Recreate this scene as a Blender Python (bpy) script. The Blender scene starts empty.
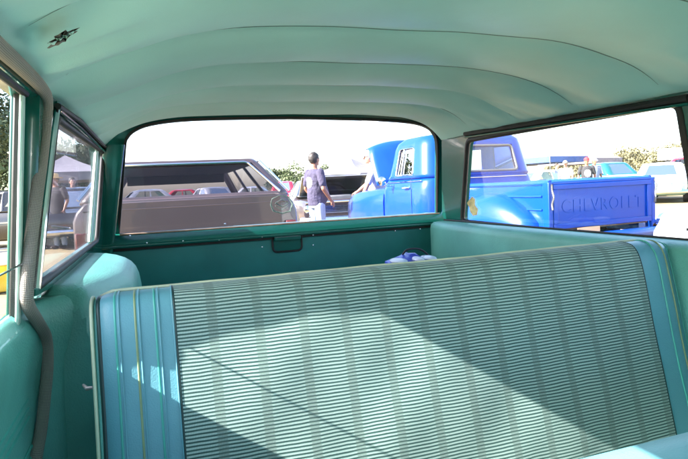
import bpy, bmesh, math, random
from mathutils import Vector as V, Matrix
random.seed(7)
R = math.radians
scn = bpy.context.scene
C = bpy.data.collections.new('place'); scn.collection.children.link(C)

# ------------------------------------------------------------------ camera
F, CX, CY, H = 555.0, 344.0, 229.5, 1.13
_y = V((155-CX, CY-197, -F)).normalized()
_x = V((1650, 122.5, -F)); _x = (_x - _y*_x.dot(_y)).normalized()
_z = _x.cross(_y)
RM = Matrix((_x, _y, _z))                      # camera -> world
EYE = V((0, 0, H))
def at(px, py, ax, v):
    d = RM @ V((px-CX, CY-py, -F))
    return EYE + d*((v-EYE[ax])/d[ax])
cam = bpy.data.objects.new('camera', bpy.data.cameras.new('camera')); C.objects.link(cam)
cam.matrix_world = Matrix.Translation(EYE) @ RM.to_4x4()
cam.data.sensor_width = 36; cam.data.lens = 36*F/688
cam.data.clip_start = 0.02; cam.data.clip_end = 3000
scn.camera = cam

# ------------------------------------------------------------------ materials
def nmat(name):
    m = bpy.data.materials.new(name); m.use_nodes = True
    nt = m.node_tree; return m, nt, nt.nodes['Principled BSDF']
def N(nt, typ, **kw):
    n = nt.nodes.new(typ)
    for k, v in kw.items():
        if k[0] == '_': setattr(n, k[1:], v)
        else: n.inputs[k].default_value = v
    return n
def pm(name, col, rough=.5, metal=0, coat=0, var=.12, vscale=6, bump=0, bscale=200, spec=.5, bdist=.001):
    m, nt, b = nmat(name)
    L = nt.links.new
    tc = N(nt, 'ShaderNodeTexCoord')
    no = N(nt, 'ShaderNodeTexNoise', Scale=vscale, Detail=5.0)
    L(tc.outputs['Object'], no.inputs['Vector'])
    cr = N(nt, 'ShaderNodeMapRange'); cr.inputs['From Min'].default_value = .3; cr.inputs['From Max'].default_value = .7
    cr.inputs['To Min'].default_value = 1-var; cr.inputs['To Max'].default_value = 1+var
    L(no.outputs['Fac'], cr.inputs['Value'])
    mx = N(nt, 'ShaderNodeVectorMath', _operation='SCALE'); mx.inputs[0].default_value = col[:3]
    L(cr.outputs['Result'], mx.inputs['Scale']); L(mx.outputs['Vector'], b.inputs['Base Color'])
    b.inputs['Roughness'].default_value = rough; b.inputs['Metallic'].default_value = metal
    b.inputs['Coat Weight'].default_value = coat; b.inputs['Coat Roughness'].default_value = .05
    b.inputs['Specular IOR Level'].default_value = spec
    if bump:
        n2 = N(nt, 'ShaderNodeTexNoise', Scale=bscale, Detail=3.0)
        L(tc.outputs['Object'], n2.inputs['Vector'])
        bp = N(nt, 'ShaderNodeBump', Strength=bump, Distance=bdist)
        L(n2.outputs['Fac'], bp.inputs['Height']); L(bp.outputs['Normal'], b.inputs['Normal'])
    return m
def glassmat(name, tint=(1, 1, 1), refl=1.0, dirt=0.0, dirtcol=(.6, .55, .58), rough=0.0):
    m = bpy.data.materials.new(name); m.use_nodes = True
    nt = m.node_tree; nt.nodes.clear(); L = nt.links.new
    out = N(nt, 'ShaderNodeOutputMaterial')
    tr = N(nt, 'ShaderNodeBsdfTransparent', Color=(*tint, 1)); gl = N(nt, 'ShaderNodeBsdfGlossy', Roughness=rough)
    fr = N(nt, 'ShaderNodeFresnel', IOR=1.45)
    mul = N(nt, 'ShaderNodeMath', _operation='MULTIPLY'); mul.inputs[1].default_value = refl
    L(fr.outputs[0], mul.inputs[0])
    mx = N(nt, 'ShaderNodeMixShader'); L(mul.outputs[0], mx.inputs[0]); L(tr.outputs[0], mx.inputs[1]); L(gl.outputs[0], mx.inputs[2])
    last = mx
    if dirt:
        df = N(nt, 'ShaderNodeBsdfDiffuse', Color=(*dirtcol, 1))
        tc = N(nt, 'ShaderNodeTexCoord'); no = N(nt, 'ShaderNodeTexNoise', Scale=7.0, Detail=6.0)
        L(tc.outputs['Object'], no.inputs['Vector'])
        mr = N(nt, 'ShaderNodeMapRange'); mr.inputs['From Min'].default_value = .35; mr.inputs['From Max'].default_value = .75
        mr.inputs['To Min'].default_value = dirt*.6; mr.inputs['To Max'].default_value = dirt*1.5
        L(no.outputs['Fac'], mr.inputs['Value'])
        m2 = N(nt, 'ShaderNodeMixShader'); L(mr.outputs[0], m2.inputs[0]); L(mx.outputs[0], m2.inputs[1]); L(df.outputs[0], m2.inputs[2]); last = m2
    L(last.outputs[0], out.inputs['Surface'])
    return m

M = {}
M['headliner'] = pm('headliner vinyl', (.46, .74, .69), .45, var=.07, vscale=4, bump=.35, bscale=420, bdist=.0008)
M['seam'] = pm('headliner seam', (.13, .22, .19), .55)
M['tear'] = pm('torn lining', (.12, .11, .10), .9, var=.6, vscale=60, bump=.6, bscale=90)
M['vinyl'] = pm('light teal vinyl', (.12, .39, .34), .42, var=.14, vscale=7, bump=.9, bscale=260, bdist=.0012)
M['seatvinyl'] = pm('blue teal vinyl', (.115, .31, .38), .36, var=.08, vscale=6, bump=.55, bscale=380, bdist=.0009)
M['paint'] = pm('dark teal paint', (.006, .105, .085), .22, coat=.5, var=.06, vscale=8)
M['panel'] = pm('teal tailgate board', (.018, .18, .165), .4, var=.12, vscale=8, bump=.3, bscale=300)
M['board'] = pm('grey cargo floor', (.05, .10, .09), .8)
M['chrome'] = pm('chrome', (.75, .77, .8), .12, metal=1, var=.05)
M['palechan'] = pm('pale window channel', (.42, .62, .55), .3, coat=.3, var=.1)
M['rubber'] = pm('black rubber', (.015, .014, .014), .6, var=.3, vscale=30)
M['lip'] = pm('sun faded rubber lip', (.30, .20, .15), .7, var=.3, vscale=30)
M['cream'] = pm('cream piping', (.55, .58, .42), .45)
M['darkpipe'] = pm('dark piping', (.01, .035, .035), .4)
M['strip_teal'] = pm('teal welt', (.06, .36, .31), .4)
M['strip_olive'] = pm('olive welt', (.22, .30, .16), .4)
M['sticker'] = pm('faded sticker', (.30, .40, .36), .6, var=.3, vscale=60)
M['residue'] = pm('tan glue residue', (.60, .52, .25), .8, var=.3, vscale=60)
M['glass'] = glassmat('clear glass', (.98, .985, .985), .12, .003)
M['glass_rear'] = glassmat('rear glass', (.96, .95, .97), 0.6, .02, (.7, .62, .68))
M['glass_dusty'] = glassmat('dusty side glass', (.80, .80, .84), .35, .045, (.5, .48, .55))
M['glass_car'] = glassmat('car glass', (.80, .85, .86), 1.2)
M['glass_tint'] = glassmat('tinted car glass', (.62, .60, .64), .3, .0)
M['tyre'] = pm('tyre', (.02, .02, .02), .8)
M['whitewall'] = pm('white', (.75, .75, .73), .6)
M['blue'] = pm('blue truck paint', (.002, .048, .36), .3, coat=.3, spec=.3, var=.05)
M['bluedark'] = M['blue']
M['wood'] = pm('bed wood', (.20, .11, .05), .5)
M['mauve'] = pm('charcoal mauve paint', (.050, .036, .041), .33, coat=.45, var=.08, vscale=3)
M['mauvein'] = pm('dark lining', (.03, .024, .03), .8)
M['redlens'] = pm('red lens', (.13, .008, .01), .2, coat=1)
M['plate'] = pm('licence plate', (.75, .45, .25), .5)
M['black'] = pm('black paint', (.012, .012, .015), .25, coat=1)
M['greymetal'] = pm('grey metal', (.2, .2, .2), .5, metal=.6)
M['white'] = pm('white paint', (.78, .79, .78), .3, coat=.8)
M['aqua'] = pm('pale aqua paint', (.36, .58, .57), .3, coat=.8)
M['red'] = pm('red paint', (.36, .012, .03), .3, coat=.8)
M['tealp'] = pm('dark teal roof paint', (.01, .10, .11), .3, coat=.8)
M['green'] = pm('pale green paint', (.35, .55, .40), .3, coat=.8)
M['silver'] = pm('silver paint', (.5, .52, .55), .3, metal=.6, coat=.8)
M['orange'] = pm('orange plastic', (.85, .22, .02), .5)
M['yellow'] = pm('yellow cloth', (.85, .60, .06), .8)
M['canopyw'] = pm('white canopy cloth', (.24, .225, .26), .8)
M['canopyb'] = pm('blue canopy cloth', (.04, .10, .30), .8)
M['skin'] = pm('skin', (.26, .12, .075), .5, var=.08)
M['skin2'] = pm('light skin', (.36, .19, .13), .5, var=.08)
M['hair'] = pm('black hair', (.02, .016, .014), .6, var=.3, vscale=50)
M['hairg'] = pm('grey hair', (.35, .33, .31), .6)
M['tee_navy'] = pm('grey navy cotton', (.05, .045, .085), .9, bump=.8, bscale=9, bdist=.05)
M['tee_white'] = pm('white cotton', (.55, .55, .60), .9, bump=.8, bscale=9, bdist=.05)
M['tee_black'] = pm('black cotton', (.03, .03, .035), .9)
M['tee_blue'] = pm('blue grey cotton', (.22, .27, .42), .9)
M['jeans'] = pm('pale jeans', (.30, .36, .48), .9, bump=.3, bscale=60, bdist=.005)
M['jeansd'] = pm('dark jeans', (.06, .08, .14), .9)
M['straw'] = pm('straw', (.6, .42, .2), .8)
M['capred'] = pm('red cap cloth', (.6, .03, .04), .8)
M['leather'] = pm('shoe leather', (.05, .035, .03), .5)
M['bark'] = pm('bark', (.12, .09, .06), .9)
M['leaf'] = pm('leaf', (.075, .105, .04), .7, var=.5, vscale=1.3)
M['leafd'] = pm('dark leaf', (.045, .07, .028), .7, var=.5, vscale=1.3)
M['brush'] = pm('desert brush', (.15, .14, .075), .9, var=.35, vscale=.8)
M['hill'] = pm('hill earth', (.20, .155, .10), .95, var=.3, vscale=.06)
M['bagblue'] = pm('blue plastic bag', (.04, .07, .55), .35, coat=.5, bump=.5, bscale=40, bdist=.01)
M['bagwhite'] = pm('pale plastic', (.65, .70, .85), .35, coat=.5)

# braided windlace
def braid():
    m, nt, b = nmat('braided windlace'); L = nt.links.new
    uv = N(nt, 'ShaderNodeUVMap'); sp = N(nt, 'ShaderNodeSeparateXYZ'); L(uv.outputs[0], sp.inputs[0])
    def wave(a, bb):
        p = N(nt, 'ShaderNodeMath', _operation='MULTIPLY'); L(sp.outputs[0], p.inputs[0]); p.inputs[1].default_value = a
        q = N(nt, 'ShaderNodeMath', _operation='MULTIPLY_ADD'); L(sp.outputs[1], q.inputs[0]); q.inputs[1].default_value = bb; L(p.outputs[0], q.inputs[2])
        s = N(nt, 'ShaderNodeMath', _operation='SINE'); L(q.outputs[0], s.inputs[0]); return s
    s1 = wave(2*math.pi*14, 2*math.pi/.0055); s2 = wave(-2*math.pi*14, 2*math.pi/.0055)
    mm = N(nt, 'ShaderNodeMath', _operation='MULTIPLY'); L(s1.outputs[0], mm.inputs[0]); L(s2.outputs[0], mm.inputs[1])
    mr = N(nt, 'ShaderNodeMapRange'); mr.inputs['From Min'].default_value = -.6; mr.inputs['From Max'].default_value = .6
    L(mm.outputs[0], mr.inputs['Value'])
    mx = N(nt, 'ShaderNodeMix', _data_type='RGBA'); L(mr.outputs[0], mx.inputs[0])
    mx.inputs[6].default_value = (.13, .115, .105, 1); mx.inputs[7].default_value = (.34, .31, .28, 1)
    L(mx.outputs[2], b.inputs['Base Color']); b.inputs['Roughness'].default_value = .85
    bp = N(nt, 'ShaderNodeBump', Strength=.7, Distance=.001); L(mr.outputs[0], bp.inputs['Height']); L(bp.outputs[0], b.inputs['Normal'])
    return m
M['braid'] = braid()

# ribbed seat cloth: u metres across, v metres down
def cloth():
    m, nt, b = nmat('ribbed seat cloth'); L = nt.links.new
    uv = N(nt, 'ShaderNodeUVMap'); sp = N(nt, 'ShaderNodeSeparateXYZ'); L(uv.outputs[0], sp.inputs[0])
    def ma(op, a, bb=None, c=None):
        n = N(nt, 'ShaderNodeMath', _operation=op)
        for i, s in enumerate((a, bb, c)):
            if s is None: continue
            if isinstance(s, (int, float)): n.inputs[i].default_value = s
            else: L(s, n.inputs[i])
        return n.outputs[0]
    wn = N(nt, 'ShaderNodeTexNoise', Scale=14.0, Detail=2.0); L(uv.outputs[0], wn.inputs['Vector'])
    wob = ma('MULTIPLY', ma('SUBTRACT', wn.outputs['Fac'], .5), .0045)
    v = ma('ADD', sp.outputs[1], wob)
    rib = ma('SINE', ma('MULTIPLY', v, 2*math.pi/.0062))
    ribf = N(nt, 'ShaderNodeMapRange', _interpolation_type='SMOOTHSTEP'); ribf.inputs['From Min'].default_value = -.62; ribf.inputs['From Max'].default_value = .30; L(rib, ribf.inputs['Value'])
    # fine woven ticks along the rib
    tick = ma('SINE', ma('MULTIPLY', sp.outputs[0], 2*math.pi/.0026)); tickf = ma('MULTIPLY_ADD', tick, .13, .87)
    band = ma('COSINE', ma('MULTIPLY', sp.outputs[0], 2*math.pi/.080))
    bf = N(nt, 'ShaderNodeMapRange', _interpolation_type='SMOOTHSTEP'); bf.inputs['From Min'].default_value = .70; bf.inputs['From Max'].default_value = .86; L(band, bf.inputs['Value'])
    mx = N(nt, 'ShaderNodeMix', _data_type='RGBA'); L(ribf.outputs[0], mx.inputs[0])
    mx.inputs[6].default_value = (.035, .10, .092, 1); mx.inputs[7].default_value = (.36, .50, .47, 1)
    mx2 = N(nt, 'ShaderNodeMix', _data_type='RGBA'); mb = ma('MULTIPLY', bf.outputs[0], .5); L(mb, mx2.inputs[0]); L(mx.outputs[2], mx2.inputs[6]); mx2.inputs[7].default_value = (.11, .175, .155, 1)
    gn = N(nt, 'ShaderNodeTexNoise', Scale=900.0, Detail=2.0); L(uv.outputs[0], gn.inputs['Vector'])
    wr = N(nt, 'ShaderNodeTexNoise', Scale=5.0, Detail=6.0); L(uv.outputs[0], wr.inputs['Vector'])
    tickf = ma('MULTIPLY', tickf, ma('MULTIPLY_ADD', wr.outputs['Fac'], .45, .78))
    g = ma('MULTIPLY', tickf, ma('MULTIPLY_ADD', gn.outputs['Fac'], .6, .7))
    sc = N(nt, 'ShaderNodeVectorMath', _operation='SCALE'); L(mx2.outputs[2], sc.inputs[0]); L(g, sc.inputs['Scale'])
    L(sc.outputs[0], b.inputs['Base Color']); b.inputs['Roughness'].default_value = .8
    b.inputs['Sheen Weight'].default_value = .1
    bp = N(nt, 'ShaderNodeBump', Strength=.8, Distance=.0016); L(ribf.outputs[0], bp.inputs['Height']); L(bp.outputs[0], b.inputs['Normal'])
    return m
M['cloth'] = cloth()

def groundmat():
    m, nt, b = nmat('dry dirt and stubble'); L = nt.links.new
    tc = N(nt, 'ShaderNodeTexCoord')
    n1 = N(nt, 'ShaderNodeTexNoise', Scale=.25, Detail=8.0); n2 = N(nt, 'ShaderNodeTexNoise', Scale=9.0, Detail=8.0)
    L(tc.outputs['Object'], n1.inputs['Vector']); L(tc.outputs['Object'], n2.inputs['Vector'])
    mx = N(nt, 'ShaderNodeMix', _data_type='RGBA'); L(n1.outputs['Fac'], mx.inputs[0])
    mx.inputs[6].default_value = (.25, .185, .09, 1); mx.inputs[7].default_value = (.31, .24, .125, 1)
    mx2 = N(nt, 'ShaderNodeMix', _data_type='RGBA', _blend_type='MULTIPLY'); mx2.inputs[0].default_value = .5
    L(mx.outputs[2], mx2.inputs[6]); L(n2.outputs['Fac'], mx2.inputs[7])
    sc = N(nt, 'ShaderNodeVectorMath', _operation='SCALE'); L(mx2.outputs[2], sc.inputs[0]); sc.inputs['Scale'].default_value = 1.15
    L(sc.outputs[0], b.inputs['Base Color']); b.inputs['Roughness'].default_value = .95
    bp = N(nt, 'ShaderNodeBump', Strength=.5, Distance=.02); L(n2.outputs['Fac'], bp.inputs['Height']); L(bp.outputs[0], b.inputs['Normal'])
    return m
M['ground'] = groundmat()

# ------------------------------------------------------------------ mesh helpers
class MB:
    def __init__(s): s.v = []; s.f = []; s.uv = {}
    def add(s, vs, fs):
        o = len(s.v); s.v += [V(p) for p in vs]; s.f += [tuple(o+i for i in f) for f in fs]; return o
    def box(s, a, b):
        x0, y0, z0 = a; x1, y1, z1 = b
        s.add([(x0,y0,z0),(x1,y0,z0),(x1,y1,z0),(x0,y1,z0),(x0,y0,z1),(x1,y0,z1),(x1,y1,z1),(x0,y1,z1)],
              [(3,2,1,0),(4,5,6,7),(0,1,5,4),(1,2,6,5),(2,3,7,6),(3,0,4,7)]); return s
    def prism(s, pts, off):
        n = len(pts); off = V(off); pts = [V(p) for p in pts]
        s.add(pts+[p+off for p in pts], [tuple(range(n))[::-1], tuple(range(n, 2*n))]+[(i, (i+1) % n, n+(i+1) % n, n+i) for i in range(n)]); return s
    def loft(s, secs, closed=True, cap=True, loop=False):
        n = len(secs[0]); vs = [p for q in secs for p in q]; fs = []
        K = len(secs)
        for k in range(K if loop else K-1):
            k2 = (k+1) % K
            for i in range(n if closed else n-1):
                j = (i+1) % n; fs.append((k*n+i, k*n+j, k2*n+j, k2*n+i))
        if cap and closed and not loop: fs += [tuple(range(n))[::-1], tuple((K-1)*n+i for i in range(n))]
        s.add(vs, fs); return s
    def tube(s, path, r, n=10, loop=False, flat=1.0, up=None):
        path = [V(p) for p in path]; secs = []; K = len(path); base = len(s.v); L = 0; Ls = []
        prev = None
        for k, p in enumerate(path):
            if loop: t = path[(k+1) % K]-path[k-1]
            else: t = path[min(k+1, K-1)]-path[max(k-1, 0)]
            t.normalize()
            if prev is None:
                a = V(up) if up else (V((0,0,1)) if abs(t.z) < .9 else V((1,0,0)))
            else: a = prev
            a = (a-t*a.dot(t)).normalized(); prev = a; b = t.cross(a)
            rr = r[k] if isinstance(r, (list, tuple)) else r
            secs.append([p+a*(rr*flat*math.cos(2*math.pi*i/n))+b*(rr*math.sin(2*math.pi*i/n)) for i in range(n)])
            if k: L += (path[k]-path[k-1]).length
            for i in range(n): s.uv[base+k*n+i] = (i/n, L)
        s.loft(secs, True, not loop, loop); return s
    def ball(s, c, r, n=10, m=6):
        c = V(c); r = V(r) if not isinstance(r, (int, float)) else V((r, r, r)); secs = []
        for k in range(1, m):
            a = math.pi*k/m
            secs.append([c+V((r.x*math.sin(a)*math.cos(2*math.pi*i/n), r.y*math.sin(a)*math.sin(2*math.pi*i/n), -r.z*math.cos(a))) for i in range(n)])
        o = len(s.v); s.loft(secs, True, False)
        b = s.add([c-V((0,0,r.z)), c+V((0,0,r.z))], [])
        K = m-2
        s.f += [(o+(i+1) % n, o+i, b) for i in range(n)]+[(o+K*n+i, o+K*n+(i+1) % n, b+1) for i in range(n)]
        return s
    def lathe(s, prof, c, axis='x', n=20):     # prof: (radius, along)
        secs = []
        for r, h in prof:
            ring = []
            for i in range(n):
                a = 2*math.pi*i/n; u, w = r*math.cos(a), r*math.sin(a)
                q = {'x': (h, u, w), 'y': (u, h, w), 'z': (u, w, h)}[axis]; ring.append(V(c)+V(q))
            secs.append(ring)
        s.loft(secs, True, True); return s
    def grid(s, P, uvf=None):                   # P[row][col]
        r, c = len(P), len(P[0]); o = s.add([p for row in P for p in row], [(i*c+j, i*c+j+1, (i+1)*c+j+1, (i+1)*c+j) for i in range(r-1) for j in range(c-1)])
        if uvf:
            for i in range(r):
                for j in range(c): s.uv[o+i*c+j] = uvf(i, j)
        return s
def link(name, mb, mat, parent=None, smooth=40, bevel=0, solid=0, sub=0, sharp=False):
    me = bpy.data.meshes.new(name); me.from_pydata([tuple(p) for p in mb.v], [], mb.f)
    if mb.uv:
        ul = me.uv_layers.new(name='UVMap')
        for lp in me.loops: ul.data[lp.index].uv = mb.uv.get(lp.vertex_index, (0, 0))
    bm = bmesh.new(); bm.from_mesh(me); bmesh.ops.recalc_face_normals(bm, faces=bm.faces)
    for f in bm.faces: f.smooth = smooth > 0
    if smooth and smooth < 180:
        for e in bm.edges:
            if len(e.link_faces) == 2 and e.calc_face_angle(0) > R(smooth): e.smooth = False
    bm.to_mesh(me); bm.free()
    me.materials.append(M[mat] if isinstance(mat, str) else mat)
    o = bpy.data.objects.new(name, me); C.objects.link(o)
    if parent: o.parent = parent
    if solid: md = o.modifiers.new('s', 'SOLIDIFY'); md.thickness = solid; md.offset = 0
    if bevel: md = o.modifiers.new('b', 'BEVEL'); md.width = bevel; md.segments = 2; md.limit_method = 'ANGLE'; md.angle_limit = R(40)
    if sub: md = o.modifiers.new('u', 'SUBSURF'); md.levels = sub; md.render_levels = sub
    return o
def thing(name, label, cat, loc=(0,0,0), rz=0, group=None):
    o = bpy.data.objects.new(name, None); C.objects.link(o); o.location = loc; o.rotation_euler = (0,0,rz)
    o['label'] = label; o['category'] = cat; o.empty_display_size = .2
    if group: o['group'] = group
    return o
def struct(o): o['kind'] = 'structure'; return o
def spline(pts, n=8, loop=False):
    pts = [V(p) for p in pts]; out = []; K = len(pts)
    for k in range(K if loop else K-1):
        if loop: p = [pts[(k+i-1) % K] for i in range(4)]
        else: p = [pts[max(k-1, 0)], pts[k], pts[k+1], pts[min(k+2, K-1)]]
        for i in range(n):
            t = i/n; out.append(.5*((2*p[1])+(p[2]-p[0])*t+(2*p[0]-5*p[1]+4*p[2]-p[3])*t*t+(3*p[1]-p[0]-3*p[2]+p[3])*t**3))
    if not loop: out.append(pts[-1])
    return out
def rounded(pts, r, n=6):                       # planar polygon of Vectors with rounded corners
    out = []; K = len(pts)
    if isinstance(r, (int, float)): r = [r]*K
    for k in range(K):
        p = V(pts[k]); a = (V(pts[k-1])-p); b = (V(pts[(k+1) % K])-p)
        q0 = p+a.normalized()*min(r[k], a.length*.45); q1 = p+b.normalized()*min(r[k], b.length*.45)
        for i in range(n+1):
            t = i/n; out.append(q0*(1-t)**2+p*2*t*(1-t)+q1*t*t)
    return out

# =================================================================== OUR WAGON (we sit inside it)
wag = thing('station_wagon', 'teal station wagon seen from inside, with pale green headliner and striped rear bench seat', 'car')
XL, XR = -.20, 1.27
def xl(z): return XL+(z-.97)*.10
def xr(z): return XR-(z-.97)*.10
def onL(px, py, dx=0):                          # point on the leaning left wall
    p = at(px, py, 0, XL)
    for _ in range(6): p = at(px, py, 0, xl(p.z)+dx)
    return p
def onR(px, py, dx=0):
    p = at(px, py, 0, XR)
    for _ in range(6): p = at(px, py, 0, xr(p.z)+dx)
    return p
XC = (XL+XR)/2
# tailgate plane: leans forward as it rises
def tgY(z): return 2.36-(z-.97)*.28
def onT(px, py, dy=0):
    p = at(px, py, 1, 2.35)
    for _ in range(6): p = at(px, py, 1, tgY(p.z)+dy)
    return p

# headliner
RY = [1.97, 1.67, 1.37, 1.07, .77, .47]
HW = .70
def hz(x, y):
    u = min(1, abs((x-XC)/HW))
    ex = 3.9+max(0, y-1.5)*6.5; crown = 1.322+.128*(1-u**ex)
    k = y
    # sag between bows, crease at each bow
    ys = [2.30]+RY+[.17, -.13, -.43, -.73, -1.03]
    for a, b in zip(ys, ys[1:]):
        if b <= y <= a:
            t = (y-b)/(a-b); env = max(0, 1-u**12)
            crown -= env*(.021+.022*u**2)*(math.sin(math.pi*t)**.7)
            crown += env*.004*(t**2)
            break
    crown += .0012*math.sin(x*23+2.1*math.sin(y*9))*math.sin(y*5.3+x*3)
    w = max(0, u-.72)/.28
    crown += w*(1-w)*.035*math.sin(y*34+3*math.sin(y*7+x))*math.sin(y*13+x*5)
    return crown
hb = MB(); rows = []
ny = 190; nx = 76
def ylist():
    out = []; ys = [2.240, 2.20]+RY+[.17, -.13, -.43, -.73, -1.0]
    for a, b in zip(ys, ys[1:]):
        k = 3 if a > 2.21 else 14
        out += [a+(b-a)*i/k for i in range(k)]
    return out+[ys[-1]]
for y in ylist():
    rows.append([V((XC+HW*math.sin(math.pi/2*(-1+2*j/nx)), y, hz(XC+HW*math.sin(math.pi/2*(-1+2*j/nx)), min(y, 2.299)))) for j in range(nx+1)])
hb.grid(rows)
headliner = link('headliner', hb, 'headliner', wag, smooth=60)
for y in RY[:6]:
    path = [V((XC+HW*s, y, max(hz(XC+HW*s, y-.001), hz(XC+HW*s, y+.001))-.0030)) for s in [(-.95+1.90*i/50) for i in range(51)]]
    rr = [.0028*min(1, (min(i, 50-i)+1)/8) for i in range(51)]
    link('seam', MB().tube(path, rr, 6, flat=.5), 'seam', headliner)
# tear in the headliner upper left
def onH(px, py, off=.003):
    p = at(px, py, 2, 1.38)
    for _ in range(25): p = at(px, py, 2, hz(p.x, p.y)-off)
    return p
tb = MB(); N_ = 26; ring = []; ring2 = []
for i in range(N_):
    a = 2*math.pi*i/N_; rj = 1+.35*random.uniform(-1, 1); u_, v_ = math.cos(a)*rj, math.sin(a)*rj*(1-.45*abs(math.cos(a)))
    ring.append(onH(62+14.5*u_+2.5*v_, 38-7.5*u_+5.2*v_)); ring2.append(onH(62+7.5*u_+1.3*v_, 38-3.8*u_+2.6*v_, random.uniform(.001, .011)))
tb.add(ring+ring2+[onH(62, 38, .006)], [(i, (i+1) % N_, N_+(i+1) % N_, N_+i) for i in range(N_)]+[(N_+i, N_+(i+1) % N_, 2*N_) for i in range(N_)])
link('torn_patch', tb, 'tear', headliner, smooth=0)
for k in range(4):
    x_, y_ = 52+6*k, 43-3.2*k
    link('torn_flap', MB().tube([onH(x_-3, y_+random.uniform(-2, 2), .004), onH(x_+1, y_+random.uniform(-2, 2), .012), onH(x_+5, y_-3, .004)], [.0015, .0035, .001], 5, flat=.4), 'headliner', headliner)

# outer roof + body shell
ob = MB(); rows = []
for y in [2.30, 2.2, 1.9, 1.0, 0, -.7, -1.02]:
    rows.append([V((XC+(HW+.05)*(-1+2*j/24), y, 1.375+.115*(1-abs(-1+2*j/24)**2.6))) for j in range(25)])
ob.grid(rows); link('roof_shell', ob, 'paint', wag, solid=.012)

# roof rails (each side, dark painted header above the windows)
def rail(xf, sgn):
    mb = MB()
    y0, y1 = 2.19, -1.0
    xi = xf(1.30); pts = [(xi, 1.312), (xi+sgn*.035, 1.312), (xi+sgn*.05, 1.40), (xi+sgn*.02, 1.40), (xi-sgn*.006, 1.332)]
    mb.loft([[V((x, y, z)) for x, z in pts] for y in (y0, y1)]); return mb
link('roof_rail', rail(xl, -1), 'paint', wag, bevel=.004)
link('roof_rail', rail(xr, 1), 'paint', wag, bevel=.004)

# tailgate -----------------------------------------------------------
gate = bpy.data.objects.new('tailgate', None)
# window opening outline in the tailgate plane
TGW = [onT(119.5, 233), onT(436.5, 213), onT(436.5, 127.5), onT(128, 126)]
ctr = [onT(*p) for p in [(119.5, 233), (123, 190), (127, 152)]]
outl = [onT(*p) for p in [(119.5,233.5),(123,190),(126,148),(128.5,138),(136,131),(151,125.5),(180,121.5),(220,119.8),(290,119),(350,120),(390,121.5),(415,124),(428,128),(434,134),(437,145),(437,180),(437,213)]]
# fill curve densely
outl_s = spline(outl[:16], 3)+[outl[16]]
# header piece between window outline and headliner (painted surround)
lower_l, lower_r = outl[0], outl[-1]
def ring_band(pts, inner_off, mat, name, par, thick, closed=True, ctr=None):
    c = ctr or sum(pts, V())/len(pts)
    P2 = []
    n = len(pts)
    for i, p in enumerate(pts):
        t = (pts[(i+1) % n]-pts[i-1]).normalized()
        nrm = V((t.z, 0, -t.x))
        if nrm.dot(p-c) < 0: nrm = -nrm
        P2.append(p+nrm*inner_off)
    mb = MB(); th = V((0, thick, 0))
    secs = [[p, q, q+th, p+th] for p, q in zip(pts, P2)]
    mb.loft(secs, True, False, closed); return link(name, mb, mat, par)
rearwin = link('rear_window', MB().prism(outl_s, (0, .004, 0)), 'glass_rear', wag, smooth=0)
for o_ in (rearwin,): o_.location = (0, .012, 0)
ring_band(outl_s, .009, 'rubber', 'gasket', rearwin, -.016)
# thin faded lip at the bottom of the rear window
lp0, lp1 = onT(120, 234), onT(437, 213)
link('window_lip', MB().tube([lp0+V((0,-.035,-.002)), lp1+V((0,-.035,-.002))], .0035, 8), 'lip', rearwin)
# surround: body-coloured frame from the gasket out to walls/headliner
def surround():
    mb = MB(); c = V((XC, 2.3, 1.17))
    inner = outl_s; outer = []
    for p in inner:
        d = V((p.x-c.x, 0, p.z-c.z)); q = p.copy()
        # push out to box
        sx = (XR+.02-c.x)/abs(d.x) if d.x else 99; 
        topz = 1.47; sz = (topz-c.z)/d.z if d.z > 0 else 99
        s = min(sx, sz); s = max(s, 1.01)
        q = V((c.x+d.x*s, 0, c.z+d.z*s)); q.y = tgY(q.z)
        outer.append(q)
    outer[0].z = inner[0].z-.03; outer[-1].z = inner[-1].z-.03
    th = V((0, .010, 0)); sh = V((0, .012, 0))
    mb.loft([[p+sh, q+sh, q+th+sh, p+th+sh] for p, q in zip(inner, outer)], True, True)
    return mb
link('tailgate_frame', surround(), 'paint', wag, smooth=30)
# D pillars: rounded dark posts between tailgate window and quarter windows
def post(px_top, px_bot, mat, name, w=.05, d=.06):
    mb = MB(); a, b = px_bot, px_top; secs = []
    for p in (a, b):
        ring_ = rounded([p+V((-w/2,-d/2,0)), p+V((w/2,-d/2,0)), p+V((w/2,d/2,0)), p+V((-w/2,d/2,0))], .018, 5); secs.append(ring_)
    mb.loft(secs); return link(name, mb, mat, wag)
pl0 = onT(108, 243); pl1 = onT(118, 146)
post(pl1+V((-.012,-.03,0)), pl0+V((-.020,-.03,-.05)), 'paint', 'rear_pillar', .075, .05)
pr0 = onT(446, 219); pr1 = onT(446, 128)
post(pr1+V((.030,-.03,.01)), pr0+V((.020,-.03,-.05)), 'paint', 'rear_pillar', .060, .05)
post(pr1+V((.030,-.085,.01)), pr0+V((.034,-.085,-.02)), 'vinyl', 'pillar_trim', .030, .03)

# tailgate body below the window
C.objects.link(gate); gate.parent = wag; gate.empty_display_size = .1
zt = .985
gx0, gx1 = XL-.03, XR+.03
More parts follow.
